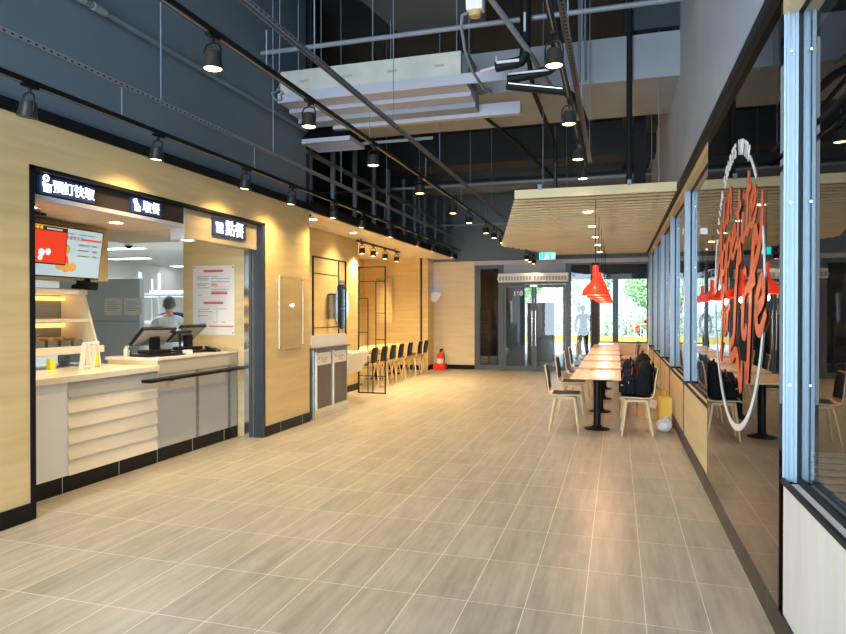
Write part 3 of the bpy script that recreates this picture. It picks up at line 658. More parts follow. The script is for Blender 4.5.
# surface spots on the slats + pendants over the tables
pk = make_down(14)
for i, y in enumerate([9.72, 11.32, 12.99, 14.55, 16.25]):
    o = pk if i == 0 else dup(pk)
    o.location = (-.41, y, 3.0); o['group'] = 'downlights under the slatted ceiling'
    o['label'] = ['nearest', 'second nearest', 'middle', 'second farthest', 'farthest'][i]+' small round downlight under the slatted ceiling'
def make_pendant():
    t = thing('pendant_lamp', 'x', 'pendant lamp')
    prof = [(.030, .36), (.034, .355), (.034, .20), (.05, .17), (.10, .12), (.145, .06), (.155, 0), (.150, .002), (.14, .055), (.095, .113), (.045, .16), (.028, .19)]
    MB().lathe(prof, n=28).build('lamp_shade', M['redlamp'], t, True)
    MB().lathe([(.001, .03), (.03, .035), (.042, .065), (.032, .10), (.015, .13), (.013, .19)], n=18).build('bulb', M['lensdim'], t, True)
    MB().cyl((0, 0, .36), (0, 0, 1.15), .004, n=6).build('cord', M['black'], t)
    l = bpy.data.lights.new('pend', 'POINT'); l.energy = 5; l.color = (1, .72, .42); l.shadow_soft_size = .04
    lo = bpy.data.objects.new('pendant_light', l); C.objects.link(lo); lo.parent = t; lo.location = (0, 0, -.04)
    return t
TY = [8.80, 10.35, 11.90, 13.45, 15.0, 16.28]
nth = ['nearest', 'second', 'third', 'fourth', 'fifth', 'sixth']
pd = make_pendant()
for i, y in enumerate(TY):
    o = pd if i == 0 else dup(pd)
    o.location = (-.27, y-.1, 1.76); o.scale = (1.12, 1.12, 1.08); o['group'] = 'pendant lamps over the tables'; o['label'] = 'red metal pendant lamp above the %s dining table' % nth[i]

# ------------------------------------------------------------ dining tables and chairs
def make_table(dy=1.2):
    t = thing('dining_table', 'x', 'table')
    B(-.30, .30, -dy/2, dy/2, .705, .73).build('tabletop', M['woodtop'], t, bevel=.004)
    MB().cyl((0, 0, .02), (0, 0, .69), .048, n=18).build('column', M['black'], t, True)
    MB().lathe([(.001, 0), (.165, 0), (.165, .008), (.14, .016), (.07, .03), (.055, .05)], n=32).build('base_plate', M['black'], t, True)
    MB().box(-.2, .2, -.04, .04, .685, .705).box(-.04, .04, -.35, .35, .685, .705).build('bracket', M['black'], t)
    return t
tb = make_table()
for i, y in enumerate(TY):
    o = tb if i == 0 else (dup(tb) if i < 5 else make_table(1.1))
    o.location = (-.25, y, 0); o['group'] = 'pale wood tables along the windows'
    o['label'] = '%s pale wood dining table on a black pedestal, in the row by the windows' % nth[i]
def make_chair():
    # faces +x (front of the seat at +x), origin under the seat centre
    t = thing('dining_chair', 'x', 'chair')
    def shell(prof, th, hw0, hw1, name, m, zoff=0):
        # prof list of (x, z, halfwidth factor)
        g = MB(); rows = []
        N = len(prof); nw = 6
        for i, (x, z, wf) in enumerate(prof):
            p = Vector((x, 0, z)); a = Vector((*prof[max(i-1, 0)][:1], 0, prof[max(i-1, 0)][1])); b_ = Vector((prof[min(i+1, N-1)][0], 0, prof[min(i+1, N-1)][1]))
            tn = (b_-a).normalized(); nr = Vector((tn.z, 0, -tn.x))
            if nr.x*0+nr.z < 0 and abs(nr.z) > abs(nr.x): nr = -nr
            row = []
            for k in range(nw+1):
                u = -1+2*k/nw; hw = wf
                dish = .018*(u*u)
                row.append((p+nr*dish+Vector((0, u*hw, 0)), nr))
            rows.append(row)
        top = [[g.bm.verts.new(p+nr*(th+zoff)) for p, nr in r] for r in rows]
        bot = [[g.bm.verts.new(p+nr*zoff) for p, nr in r] for r in rows]
        for i in range(N-1):
            for k in range(nw):
                g.bm.faces.new((top[i][k], top[i][k+1], top[i+1][k+1], top[i+1][k])); g.bm.faces.new((bot[i][k], bot[i+1][k], bot[i+1][k+1], bot[i][k+1]))
        for i in range(N-1):
            g.bm.faces.new((top[i][0], top[i+1][0], bot[i+1][0], bot[i][0])); g.bm.faces.new((top[i][nw], bot[i][nw], bot[i+1][nw], top[i+1][nw]))
        for k in range(nw):
            g.bm.faces.new((top[0][k], bot[0][k], bot[0][k+1], top[0][k+1])); g.bm.faces.new((top[-1][k], top[-1][k+1], bot[-1][k+1], bot[-1][k]))
        return g.build(name, m, t, True)
    prof = [(.215, .445, .17), (.19, .455, .19), (.05, .455, .205), (-.08, .45, .205), (-.15, .455, .205), (-.195, .48, .20), (-.215, .53, .195), (-.225, .60, .195), (-.235, .70, .195), (-.25, .78, .185), (-.26, .83, .165), (-.263, .845, .13)]
    shell(prof, .014, 0, 0, 'seat_shell', M['woodchair'])
    seat = [(x, z, w_-.012) for x, z, w_ in prof[1:5]]; shell(seat, .006, 0, 0, 'seat_pad', M['pad'], .0145)
    back = [(x, z, w_-.016) for x, z, w_ in prof[6:-1]]; shell(back, .006, 0, 0, 'back_pad', M['pad'], .0145); shell(back, .006, 0, 0, 'rear_pad', M['pad'], -.0065)
    MB().box(-.13, .15, -.13, -.09, .415, .45).box(-.13, .15, .09, .13, .415, .45).box(-.13, -.09, -.13, .13, .415, .45).box(.11, .15, -.13, .13, .415, .45).build('seat_frame', M['woodchair'], t, bevel=.004)
    for sx in (-1, 1):
        for sy in (-1, 1):
            MB().cyl((sx*.12+.01, sy*.12, .44), (sx*.185, sy*.195, 0), .021, .012, 10).build('leg', M['woodchair'], t, True)
    return t
ch = make_chair(); first = [1]
def chair(x, y, rz, label, group):
    if first: first.pop(); o = ch; o.location = (x, y, 0); o.rotation_euler = (0, 0, rz); o['label'] = label; o['group'] = group
    else: o = dup(ch, (x, y, 0), rz, label, group)
    return o
jr = [.03, -.04, .05, -.03, .06, -.02]
CYL = [8.62, 10.12, 11.65, 12.95, 14.7, 16.25]
for i, y in enumerate(CYL):
    chair(-.66+(.0 if i != 4 else .03), y, jr[i], '%s pale plywood chair on the aisle side of the window tables' % nth[i], 'chairs on the aisle side of the tables')
CYR = [8.58, 10.0, 11.5, 13.1, 14.6, 16.2]
for i, y in enumerate(CYR):
    lb = '%s pale plywood chair on the window side of the tables' % nth[i]
    if i == 0: lb += ', holding a black backpack'
    chair(.24, y, PI+jr[i]*.8, lb, 'chairs on the window side of the tables')

# backpacks
def backpack(x, y, z, rz, label, m, s=1.0, lean=.12):
    t = thing('backpack', label, 'backpack', (x, y, z), rz); t.scale = (s, s, s); s = 1.0
    g = MB(); N = 16; rows = []
    for j, (zz, w_, d_) in enumerate([(0, .12, .07), (.02, .15, .10), (.10, .165, .115), (.22, .165, .11), (.33, .15, .095), (.41, .115, .07), (.445, .06, .04)]):
        r = []
        for i in range(N):
            a = 2*PI*i/N; c_, s_ = math.cos(a), math.sin(a)
            px = d_*(abs(c_)**.6)*(1 if c_ > 0 else -1); py = w_*(abs(s_)**.6)*(1 if s_ > 0 else -1)
            r.append(g.bm.verts.new((px*s+zz*lean, py*s, zz*s)))
        rows.append(r)
    for A, Bq in zip(rows, rows[1:]):
        for i in range(N): g.bm.faces.new((A[i], A[(i+1) % N], Bq[(i+1) % N], Bq[i]))
    g.bm.faces.new(rows[0][::-1]); g.bm.faces.new(rows[-1])
    o = g.build('body', m, t, True); md = o.modifiers.new('s', 'SUBSURF'); md.levels = 1; md.render_levels = 1
    g = MB(); g.box(-.155, -.095, -.115, .115, .03, .22)
    o = g.build('front_pocket', m, t, True, bevel=.025)
    MB().tube([(-.112, .03, .36), (-.118, .035, .30), (-.125, .05, .24)], .004, 6).build('zip', M['printred'], t)
    MB().tube([(.03, -.03, .43), (.03, -.02, .48), (.03, .02, .48), (.03, .03, .43)], .009, 8).build('carry_handle', m, t, True)
    MB().tube([(.09, -.08, .40), (.16, -.10, .3), (.15, -.11, .12), (.08, -.12, .03)], .013, 8).tube([(.09, .08, .40), (.16, .10, .3), (.15, .11, .12), (.08, .12, .03)], .013, 8).build('shoulder_strap', m, t, True)
    MB().box(-.162, -.156, -.03, .03, .15, .175).build('badge', M['vinylwhite'], t)
    return t
backpack(.30, 8.56, .485, .0, 'black backpack leaning on the nearest window-side chair', M['fabric'], 1.0, .10)
backpack(.16, 8.70, .485, .5, 'small navy bag beside the black backpack on the near chair', M['fabricblue'], .72, -.05)
backpack(.33, 10.0, .485, .2, 'black rucksack on the second window-side chair', M['fabric'], 1.0, .1)
backpack(.17, 10.12, .485, -.3, 'dark satchel tucked at the table edge on the second window-side chair', M['fabricblue'], .8, .0)
# jackets on far chairs
def jacket(x, y, label, m):
    g = MB(); g.ball((0, 0, .07), .16, (1, .9, .42), 3)
    for v in g.bm.verts: v.co += Vector((random.uniform(-.012, .012), random.uniform(-.012, .012), random.uniform(-.012, .012)))
    o = g.build('folded_jacket', m, None, True, loc=(x, y, .475)); setp(o, label, 'jacket')
jacket(.24, 14.6, 'pale beige folded jacket on a far window-side chair', noisy('beige_cloth', (.5, .40, .28), (.66, .56, .42), (9, 9, 9), .8))
jacket(.24, 13.1, 'brown folded jacket on the fourth window-side chair', noisy('brown_cloth', (.22, .14, .07), (.34, .22, .12), (9, 9, 9), .8))

# bags on the floor by the window wall
def carrier(x, y, w_, d_, h, rz, label, m, cat='bag'):
    t = thing('paper_bag', label, cat, (x, y, 0), rz)
    g = MB()
    a = [g.bm.verts.new((sx*w_/2, sy*d_/2, 0)) for sx, sy in ((-1, -1), (1, -1), (1, 1), (-1, 1))]
    b = [g.bm.verts.new((sx*w_/2*.98, sy*d_/2*.9, h)) for sx, sy in ((-1, -1), (1, -1), (1, 1), (-1, 1))]
    for i in range(4): g.bm.faces.new((a[i], a[(i+1) % 4], b[(i+1) % 4], b[i]))
    g.bm.faces.new(a[::-1])
    o = g.build('body', m, t); md = o.modifiers.new('s', 'SOLIDIFY'); md.thickness = .003
    for sy in (-1, 1):
        MB().tube([(-w_*.2, sy*d_*.44, h-.02), (-w_*.18, sy*d_*.42, h+.07), (0, sy*d_*.4, h+.10), (w_*.18, sy*d_*.42, h+.07), (w_*.2, sy*d_*.44, h-.02)], .005, 6).build('handle', m, t, True)
    return t
carrier(.45, 9.95, .34, .20, .42, .1, 'large yellow kraft paper bag behind the near chair', M['kraft'])
carrier(.62, 9.25, .15, .22, .40, .05, 'narrow bright yellow paper bag against the window-side wall', M['yellow'])
o = B(-.05, .05, -.004, .004, -.06, .06).build('receipt', M['paper'], None, loc=(.50, 9.828, .22)); o.rotation_euler = (0, .2, .1); o.parent = None
setp(o, 'white paper slip stuck on the large kraft bag', 'slip')
g = MB(); g.ball((0, 0, .085), .10, (1, 1, .85), 3)
for v in g.bm.verts: v.co *= 1+random.uniform(-.09, .09)
g.tube([(0, 0, .15), (.02, .01, .19), (.05, .0, .2)], .012, 6)
zmin = min(v.co.z for v in g.bm.verts)
o = g.build('plastic_bag', M['plasticbag'], None, True, loc=(.585, 8.82, -zmin)); setp(o, 'crumpled white plastic bag on the floor beside the yellow bag', 'bag')

# ------------------------------------------------------------ niche: table, chairs, lattice screens, sconce, extinguisher
e = thing('dining_table', 'long pale wood table deep in the left niche behind the chairs', 'table', (-5.35, 13.95, 0))
B(-.35, .35, -1.75, 1.75, .705, .735).build('tabletop', M['woodtop'], e, bevel=.004)
for y in (-1.3, 0, 1.3):
    MB().cyl((0, y, .02), (0, y, .70), .045, n=16).build('column', M['black'], e, True)
    MB().lathe([(.001, 0), (.22, 0), (.22, .01), (.05, .03)], (0, y, 0), 24).build('base_plate', M['black'], e, True)
for i, y in enumerate([12.0, 12.55, 13.1, 13.65, 14.3, 15.1, 15.6]):
    chair(-4.84, y, PI, ['first', 'second', 'third', 'fourth', 'fifth', 'sixth', 'seventh'][i]+' chair from the lattice screen in the left niche row', 'chairs in the left niche')
e = thing('wall_bench', 'pale upholstered bench along the back of the left niche', 'bench', (-6.3, 14.1, 0))
B(-.28, .25, -2.0, 2.1, 0, .44).build('seat', M['cream'], e, bevel=.02)
B(-.28, -.18, -2.0, 2.1, .44, 1.0).build('backrest', M['woodwarm'], e, bevel=.02)
e = thing('wall_mirror', 'large dark framed mirror on the niche wall behind the lattice screen', 'mirror', (-5.75, 16.38, 1.2))
B(-.55, .0, -.02, .0, 0, 1.3).build('frame', M['woodwarm'], e)
B(-.50, -.05, -.025, -.02, .05, 1.25).build('glass', mat('mirror', (.8, .8, .8), .03, 1), e)
def lattice(mtx, w_, h, bars, label, name='lattice_screen', loc=(0, 0, 0)):
    # bars in screen uv (0..w, 0..h); mtx maps (u, 0, v)
    t = thing(name, label, 'screen', loc)
    b = .022
    MB().box(0, b, -b/2, b/2, 0, h, mtx).box(w_-b, w_, -b/2, b/2, 0, h, mtx).box(b, w_-b, -b/2, b/2, 0, b, mtx).box(b, w_-b, -b/2, b/2, h-b, h, mtx).build('frame', M['black'], t)
    g = MB()
    for u0, v0, u1, v1 in bars: g.box(u0-.007 if u0 == u1 else u0, u1+.007 if u0 == u1 else u1, -.008, .008, v0-.007 if v0 == v1 else v0, v1+.007 if v0 == v1 else v1, mtx)
    g.build('bar', M['black'], t)
    return t
lattice(Matrix(), .56, 2.40, [(.02, 2.12, .54, 2.12), (.02, 1.80, .20, 1.80), (.20, .02, .20, 1.80), (.36, .75, .36, 2.12), (.36, 1.52, .54, 1.52), (.36, 1.02, .54, 1.02), (.02, .75, .54, .75), (.02, .33, .54, .33), (.30, .02, .30, .75), (.02, 1.15, .20, 1.15)],
        'full-height black lattice screen standing across the niche beside the basin', loc=(-4.72, 11.40, 0))
m_ = Matrix.Rotation(PI/2, 4, 'Z')
lattice(m_, 1.18, 1.17, [(.02, .92, .9, .92), (.02, .13, .9, .13), (.90, .02, .90, 1.15), (.90, .45, 1.16, .45), (.9, .38, 1.16, .38)], 'black lattice screen standing on top of the steel waste station', loc=(LX-.02, 8.38, 1.18))
# waste station
e = thing('waste_station', 'steel waste sorting station with two taupe doors and a back ledge', 'waste station', (-4.12, 8.93, 0))
B(-.55, -.012, -.60, .60, 0, 1.0).build('cabinet', M['steel'], e, bevel=.01)
B(-.012, .0, -.60, .60, 0, .14).build('kick_plate', M['chrome'], e)
for k, y in enumerate((-.52, .06)):
    dr = B(-.012, .004, y, y+.47, .15, .96).build('door', M['brownpanel'], e)
    B(-.012, .008, y-.028, y-.0, .13, .96).build('edge_strip', M['white'], dr)
    B(.0042, .007, y+.01, y+.46, .77, .95).build('label_plate', M['paper'], dr)
    g = MB()
    for q, (a, b_) in enumerate(((.12, .36), (.15, .33), (.17, .31))): g.box(.0071, .008, y+a, y+b_, .86-q*.028, .872-q*.028)
    g.box(.0071, .008, y+.04, y+.07, .85, .90)
    g.build('label_print', M['printgrey'], dr)
B(-.58, .03, -.63, .63, 1.0, 1.025).build('worktop', mat('brown_edge', (.13, .11, .10), .4), e, bevel=.004)
MB().prism([(-.58, 1.025), (.58, 1.025), (.62, 1.07), (.62, 1.17), (.57, 1.205), (-.57, 1.205), (-.62, 1.17), (-.62, 1.07)], 'x', -.05, -.035).build('back_ledge', M['white'], e, bevel=.004)
# wash basin + mirror
e = thing('wash_basin', 'white tapered wash basin fixed to the wood wall past the waste station', 'basin', (-4.60, 10.45, .48))
MB().prism([(-.10, 0), (.20, 0), (.36, .37), (-.34, .37)], 'y', -.36, .36).build('bowl', M['white'], e, bevel=.02)
MB().box(-.30, .32, -.32, .32, .371, .374).build('basin_hollow', M['greyfront'], e)
MB().tube([(-.2, 0, .37), (-.2, 0, .50), (-.15, 0, .54), (-.05, 0, .53), (-.05, 0, .50)], .012, 8).build('tap', M['chrome'], e, True)
e = thing('oval_mirror', 'oval frameless mirror on the wood wall above the basin', 'mirror', (-4.94, 11.1, 1.68))
g = MB(); g.prism([(.30*math.cos(2*PI*k/32), .46*math.sin(2*PI*k/32)) for k in range(32)], 'x', 0, .02); g.build('glass', bpy.data.materials['mirror'], e)
e = thing('soap_dispenser', 'steel cylinder paper dispenser on the wall above the waste station', 'dispenser', (-4.87, 10.55, 1.42))
MB().cyl((0, 0, 0), (0, 0, .42), .075, n=20).build('body', M['steel'], e, True)
MB().lathe([(.08, .42), (.08, .44), (.001, .46)], n=20).build('cap', M['blackgloss'], e, True)
# acrylic holder on the wall
e = thing('acrylic_holder', 'clear acrylic notice holder on the wood wall left of the waste station', 'notice holder', (LX, 7.69, 1.06))
MB().box(.004, .008, -.33, .33, 0, .95).box(.024, .028, -.33, .33, 0, .95).build('sheet', M['acrylic'], e)
MB().box(.004, .024, -.33, -.322, 0, .95).box(.004, .024, .322, .33, 0, .95).box(.004, .024, -.33, .33, 0, .008).build('edge', mat('acrylic_edge', (.75, .72, .62), .2), e)
g = MB()
for y in (-.30, .30):
    for z in (.03, .92): g.cyl((.0, y, z), (.034, y, z), .010, n=10)
g.build('standoff', M['chrome'], e, True)
# sconce and extinguisher
e = thing('wall_sconce', 'white bowl-shaped wall sconce on the column by the end wall', 'wall lamp', (-4.79, 16.78, 1.79))
MB().prism([(0, .27), (.0, .05), (.10, 0), (.14, .02), (.27, .20), (.29, .27)], 'y', -.12, .12).build('lamp_shade', M['white'], e, bevel=.01)
MB().cyl((.10, 0, .272), (.10, 0, .276), .05, n=16).build('lens', mat('blue_lens', (.2, .5, 1), .3, emit=(.05, .3, 1), es=3), e)
l = bpy.data.lights.new('sconce', 'SPOT'); l.energy = 1.2; l.color = (.05, .25, 1); l.spot_size = R(110); l.spot_blend = .8; lo = bpy.data.objects.new('sconce_light', l); C.objects.link(lo); lo.parent = e; lo.location = (.08, 0, .30); lo.rotation_euler = (PI, 0, 0)
e = thing('extinguisher_stand', 'red box stand on the floor at the column corner', 'stand', (-4.52, 16.62, 0))
MB().box(-.16, .16, -.14, .14, 0, .03).box(-.16, .16, -.14, -.125, .03, .16).box(-.16, .16, .125, .14, .03, .16).box(-.16, -.145, -.125, .125, .03, .16).box(.145, .16, -.125, .125, .03, .16).build('tray', M['red'], e)
e = thing('fire_extinguisher', 'red fire extinguisher standing in the red box by the end wall', 'fire extinguisher', (-4.52, 16.62, .03))
MB().lathe([(.001, 0), (.085, .0), (.09, .02), (.09, .34), (.075, .39), (.03, .42), (.025, .45)], n=24).build('cylinder', M['red'], e, True)
MB().lathe([(.091, .14), (.0915, .141), (.0915, .27), (.091, .271)], n=24, cap=False).build('label_band', M['paper'], e)
MB().box(-.02, .02, -.02, .02, .45, .49).box(-.015, .09, -.012, .012, .48, .50).box(-.015, .08, -.012, .012, .50, .53).build('valve', M['black'], e)
MB().tube([(.02, 0, .46), (.10, -.02, .44), (.12, -.03, .3), (.105, -.03, .12)], .010, 8).build('hose', M['black'], e, True)

# ------------------------------------------------------------ serving opening
struct('trim_13', MB().box(-4.30, LX+.006, 3.72, 3.765, 0, 2.63).box(-4.30, LX+.006, 3.72, 7.04, 2.60, 2.63), M['fascia'])
struct('trim_14', MB().box(-4.28, LX+.006, 6.98, 7.04, 0, 2.60), mat('slate_post', (.03, .042, .055), .35))
struct('ceiling_serving', B(-6.2, -4.30, 2.5, 7.0, 2.44, 2.52), M['woodwarm'])
struct('wall_poster', MB().box(-5.3, -4.27, 7.0, 7.10, 0, 2.44), M['wood'])
struct('trim_15', B(-4.355, -4.29, 6.9, 7.0, 0, 2.32), M['chrome'])
struct('wall_bulkhead', B(-5.75, -5.3, 2.5, 5.73, 1.87, 2.44), M['wood'])
# header sign band
e = thing('sign_header', 'smoked glass header band with a silver lower edge over the counter', 'sign band', (-4.24, 4.68, 2.43))
B(-.05, .02, -.92, .90, .0, .17).build('panel', M['smoke'], e)
B(-.05, .045, -.92, .90, -.035, -.0).build('edge_strip', M['pale'], e)
e = thing('sign_header', 'wood header box over the order till carrying the right glowing sign', 'sign band', (-4.24, 6.29, 2.30))
B(-.14, .02, -.69, .69, .0, .30).build('panel', noisy('greyed_oak', (.34, .29, .20), (.42, .36, .26), (1.2, 1.2, 12), .5), e)
B(-.14, .022, -.71, -.69, -.02, .30).build('edge_strip', M['greyfront'], e)
def sign(name, label, y, z, body, size, backw, backh, icon, x=-4.20):
    t = thing(name, label, 'lit sign', (x, y, z))
    B(-.02, .006, -backw/2, backw/2, -backh/2, backh/2).build('backing', M['signhalo'], t)
    iw = (.17 if icon == 3 else .11) if icon else 0
    o = text('lettering', body, size, M['signglow'], t, face_px(.010, iw/2, -.005), .004, .0)
    if icon == 1:
        MB().tube([(.012, -backw/2+.055+.022*math.cos(a*PI/6), .05+.022*math.sin(a*PI/6)) for a in range(12)], .008, 6, True).build('icon', M['signglow'], t)
        MB().box(.007, .015, -backw/2+.035, -backw/2+.10, -.055, .01).tube([(.012, -backw/2+.03, .02), (.012, -backw/2+.04, -.02)], .010).build('icon', M['signglow'], t)
    if icon == 2:
        MB().tube([(.012, -backw/2+.03, .05), (.012, -backw/2+.055, .0), (.012, -backw/2+.08, -.03)], .018).box(.007, .015, -backw/2+.04, -backw/2+.105, -.055, -.01).build('icon', M['signglow'], t)
    l = bpy.data.lights.new('halo', 'POINT'); l.energy = .12; l.color = (.35, .55, 1); l.shadow_soft_size = .05
    lo = bpy.data.objects.new('sign_light', l); C.objects.link(lo); lo.parent = t; lo.location = (.10, 0, 0)
sign('hanging_sign', 'glowing white sign with a phone icon on the left of the header band', 4.12, 2.515, '預訂快取', .105, .54, .135, 1)
sign('hanging_sign', 'glowing white two-character sign with a tray icon at the middle of the header band', 5.02, 2.515, '取餐', .115, .40, .135, 2)
sign('hanging_sign', 'largest glowing white sign on the wood header over the order till', 6.37, 2.475, '點餐', .185, .64, .19, 3)
MB().tube([(.01, -.27, .05), (.01, -.25, .0), (.01, -.24, -.04)], .012).box(.007, .015, -.235, -.155, -.015, .05).box(.007, .015, -.26, -.15, -.065, -.03).build('icon', M['signglow'], bpy.data.objects['hanging_sign.002'])
# low counter
e = thing('serving_counter', 'low serving counter with cream lapped boards and a pale stone top', 'counter', (-4.5, 3.76, 0))
B(-.68, -.02, 0, 1.76, .14, .94).build('body', M['greyfront'], e)
B(-.02, .0, 0, .64, .14, .94).build('front_panel', mat('white_poster_panel', (.74, .78, .82), .4), e)
for k in range(6):
    z0 = .14+k*.133
    MB().prism([(0, z0), (.0, z0+.133), (-.025, z0+.133), (-.025, z0)] if False else [(.018, z0), (-.004, z0+.131), (-.02, z0+.131), (-.02, z0)], 'y', .64, 1.74).bm.free()
for k in range(6):
    z0 = .14+k*.133; g = MB()
    for yy in (0,):
        a = [(.016, z0), (-.006, z0+.133), (-.02, z0+.133), (-.02, z0)]
        vsA = [g.bm.verts.new((u, .64, v)) for u, v in a]; vsB = [g.bm.verts.new((u, 1.755, v)) for u, v in a]
        for i in range(4): g.bm.faces.new((vsA[i], vsA[(i+1) % 4], vsB[(i+1) % 4], vsB[i]))
        g.bm.faces.new(vsA[::-1]); g.bm.faces.new(vsB)
    g.build('lapped_board', M['cream'] if k < 5 else M['greyfront'], e)
B(-.69, .03, 0, 1.765, .94, .995).build('worktop', M['counter'], e, bevel=.004)
B(-.7, -.0, 0, 1.76, 0, .14).build('plinth', M['base'], e)
# printed kiosk picture on the white panel (figure left out)
e2 = thing('panel_poster', 'printed picture of an upright phone on the white counter panel', 'poster', (-4.5, 3.98, .30))
B(.0, .002, -.20, .06, .02, .60).build('phone_body', mat('phone_print', (.03, .03, .035), .5), e2)
B(.002, .003, -.18, .03, .08, .52).build('phone_screen', M['paper'], e2)
B(.003, .004, -.10, .02, .26, .36).build('red_mark', M['printred'], e2)
# high counter
e = thing('order_counter', 'higher grey order counter with a pale top beside the poster wall', 'counter', (-4.5, 5.54, 0))
B(-.62, -.005, 0, 1.44, .14, 1.04).build('body', M['greyfront'], e)
B(-.62, .0, -.012, .0, .14, 1.04).build('side_panel', M['woodpale'], e)
g = MB()
for y in (.62, 1.24): g.box(-.005, .0, y, y+.05, .14, 1.04)
g.build('steel_strip', M['steel'], e)
B(-.005, .001, .0, 1.44, .90, 1.04).build('upper_band', mat('beige_band', (.52, .48, .40), .3), e)
B(-.65, .012, -.02, 1.44, 1.04, 1.07).build('worktop', M['counter'], e, bevel=.003)
B(-.60, .0, 0, 1.44, 0, .14).build('plinth', M['base'], e)
B(.045, .16, -.30, 1.45, .845, .875).build('tray_rail', M['black'], e, bevel=.003)
MB().box(.0, .05, .15, .18, .82, .845).box(.0, .05, 1.2, 1.23, .82, .845).box(.0, .09, .15, .18, .84, .848).box(.0, .09, 1.2, 1.23, .84, .848).build('rail_bracket', M['black'], e)
g = MB()
for y in (-1.2, -.55, -.02): g.box(.0, .0025, y, y+.005, 0, .138)
for y in (.55, 1.15): g.box(.0, .0025, y, y+.005, 0, .138)
g.build('tile_joint', M['greyfront'], e)
# menu screens
def screen(name, label, loc, w_, h, face, tilt):
    t = thing(name, label, 'screen', loc); t.rotation_euler = (0, R(tilt), 0)
    B(-.04, .0, -w_/2, w_/2, -h/2, h/2).build('housing', M['blackgloss'], t, bevel=.004)
    B(.0, .002, -w_/2+.012, w_/2-.012, -h/2+.012, h/2-.012).build('display', M[face], t)
    return t
t = screen('menu_screen', 'red glowing menu screen hung in front of the pale menu screen', (-5.05, 4.61, 2.17), .66, .37, 'redscreen', 6)
B(.0021, .003, -.318, .318, .125, .165).build('header_strip', M['scrdark'], t)
B(.0021, .003, -.318, .318, .165, .173).build('picture_strip', M['scrgold'], t)
text('caption', '●●●●●', .045, M['scryellow'], t, face_px(.0035, -.05, .145), .0005)
g = MB()
for k in range(8): g.box(.0031, .004, .09+k*.022, .106+k*.022, .137, .151)
g.build('caption_mark', M['scrwhite'], t)
g = MB(); g.cyl((.0021, .05, -.08), (.004, .05, -.08), .035, n=16).cyl((.0021, .12, -.07), (.004, .12, -.07), .032, n=16).cyl((.0021, .04, -.13), (.004, .04, -.13), .025, n=12)
g.build('bubble_shape', M['scrwhite'], t)
t = screen('menu_screen', 'pale blue menu screen with food pictures on the wood bulkhead', (-5.22, 4.98, 2.13), 1.14, .50, 'bluescreen', 8)
g = MB()
for k in range(3): g.box(.0021, .003, .26, .40, .08-k*.055, .095-k*.055); g.box(.0021, .003, .44, .50, .08-k*.055, .095-k*.055)
for k in range(5): g.box(.0021, .003, .10+k*.045, .125+k*.045, .13, .165)
g.build('price_print', M['printgrey'], t)
MB().box(.0021, .003, .30, .55, .135, .155).box(.0021, .003, -.25, -.10, .135, .155).build('red_rule', M['scrred'], t)
for (y, z, r) in ((.06, .02, .055), (.11, .03, .05), (.01, .0, .05), (.05, -.13, .05), (.13, -.15, .05), (.21, -.14, .045)):
    MB().cyl((.0021, y, z), (.004, y, z), r, n=16).build('food_picture', M['scrgold'], t)
MB().prism([(-.01, -.10), (.04, -.03), (.13, -.03), (.16, -.11)], 'x', .0041, .005).build('tub_picture', M['scrred'], t)
MB().box(.0021, .003, -.56, -.42, -.21, -.14).build('green_mark', M['scrgreen'], t)
MB().box(.0021, .003, .10, .20, .185, .195).box(.0021, .003, .25, .45, .185, .195).box(.0021, .003, -.1, .05, .185, .195).build('heading_print', M['printgrey'], t)
MB().tube([(-.02, .45, -.26), (-.12, .45, -.34), (-.2, .45, -.36)], .03, 8).box(-.12, .05, .40, .52, -.36, -.28).build('mount_bracket', M['black'], t)
B(-4.95, -4.9, 3.9, 3.96, 2.3, 2.44).bm.free()
e = thing('screen_bracket', 'black ceiling bracket at the left end of the menu screens', 'bracket', (-5.0, 4.45, 2.34))
MB().box(-.03, .03, -.04, .04, 0, .10).box(-.03, .10, -.02, .12, .06, .085).build('arm', M['black'], e)
# poster
e = thing('notice_poster', 'white notice poster with red headings on the wood wall by the till', 'poster', (-4.85, 6.998, 1.69))
B(-.30, .30, -.006, .0, -.435, .435).build('sheet', M['paper'], e)
g = MB()
for (x0, x1, z, hh) in ((-.14, .14, .35, .03), (-.14, .14, -.05, .03), (-.03, .20, .07, .03), (-.06, .28, -.335, .015)): g.box(x0, x1, -.008, -.006, z, z+hh)
g.build('red_heading', M['printred'], e)
MB().box(-.03, .06, -.008, -.006, .18, .205).box(-.03, .24, -.008, -.006, .165, .170).build('orange_heading', M['printorange'], e)
g = MB()
for (x0, x1, z) in ((-.24, -.06, .29), (-.24, -.07, .27), (-.24, -.08, .25), (-.24, -.06, .20), (-.24, -.1, .18), (-.24, -.05, .15), (-.03, .05, .29), (-.03, .24, .265), (-.03, .24, .225), (-.03, .24, .13), (-.03, .2, .105), (-.24, -.16, .06), (-.22, -.06, -.12), (-.22, -.02, -.15), (-.22, -.08, -.20), (.04, .2, -.115), (-.2, -.1, -.30), (.0, .05, -.28), (.12, .17, -.28)): g.box(x0, x1, -.008, -.006, z, z+.009)
for x0 in (-.215, .05): g.box(x0, x0+.005, -.008, -.006, -.27, -.13)
g.build('fine_print', M['printgrey'], e)
g = MB()
for x, z in ((-.28, .41), (.28, -.41), (-.28, -.41), (.28, .41)): g.cyl((x, -.010, z), (x, -.006, z), .008, n=8)
g.build('pin', M['black'], e)
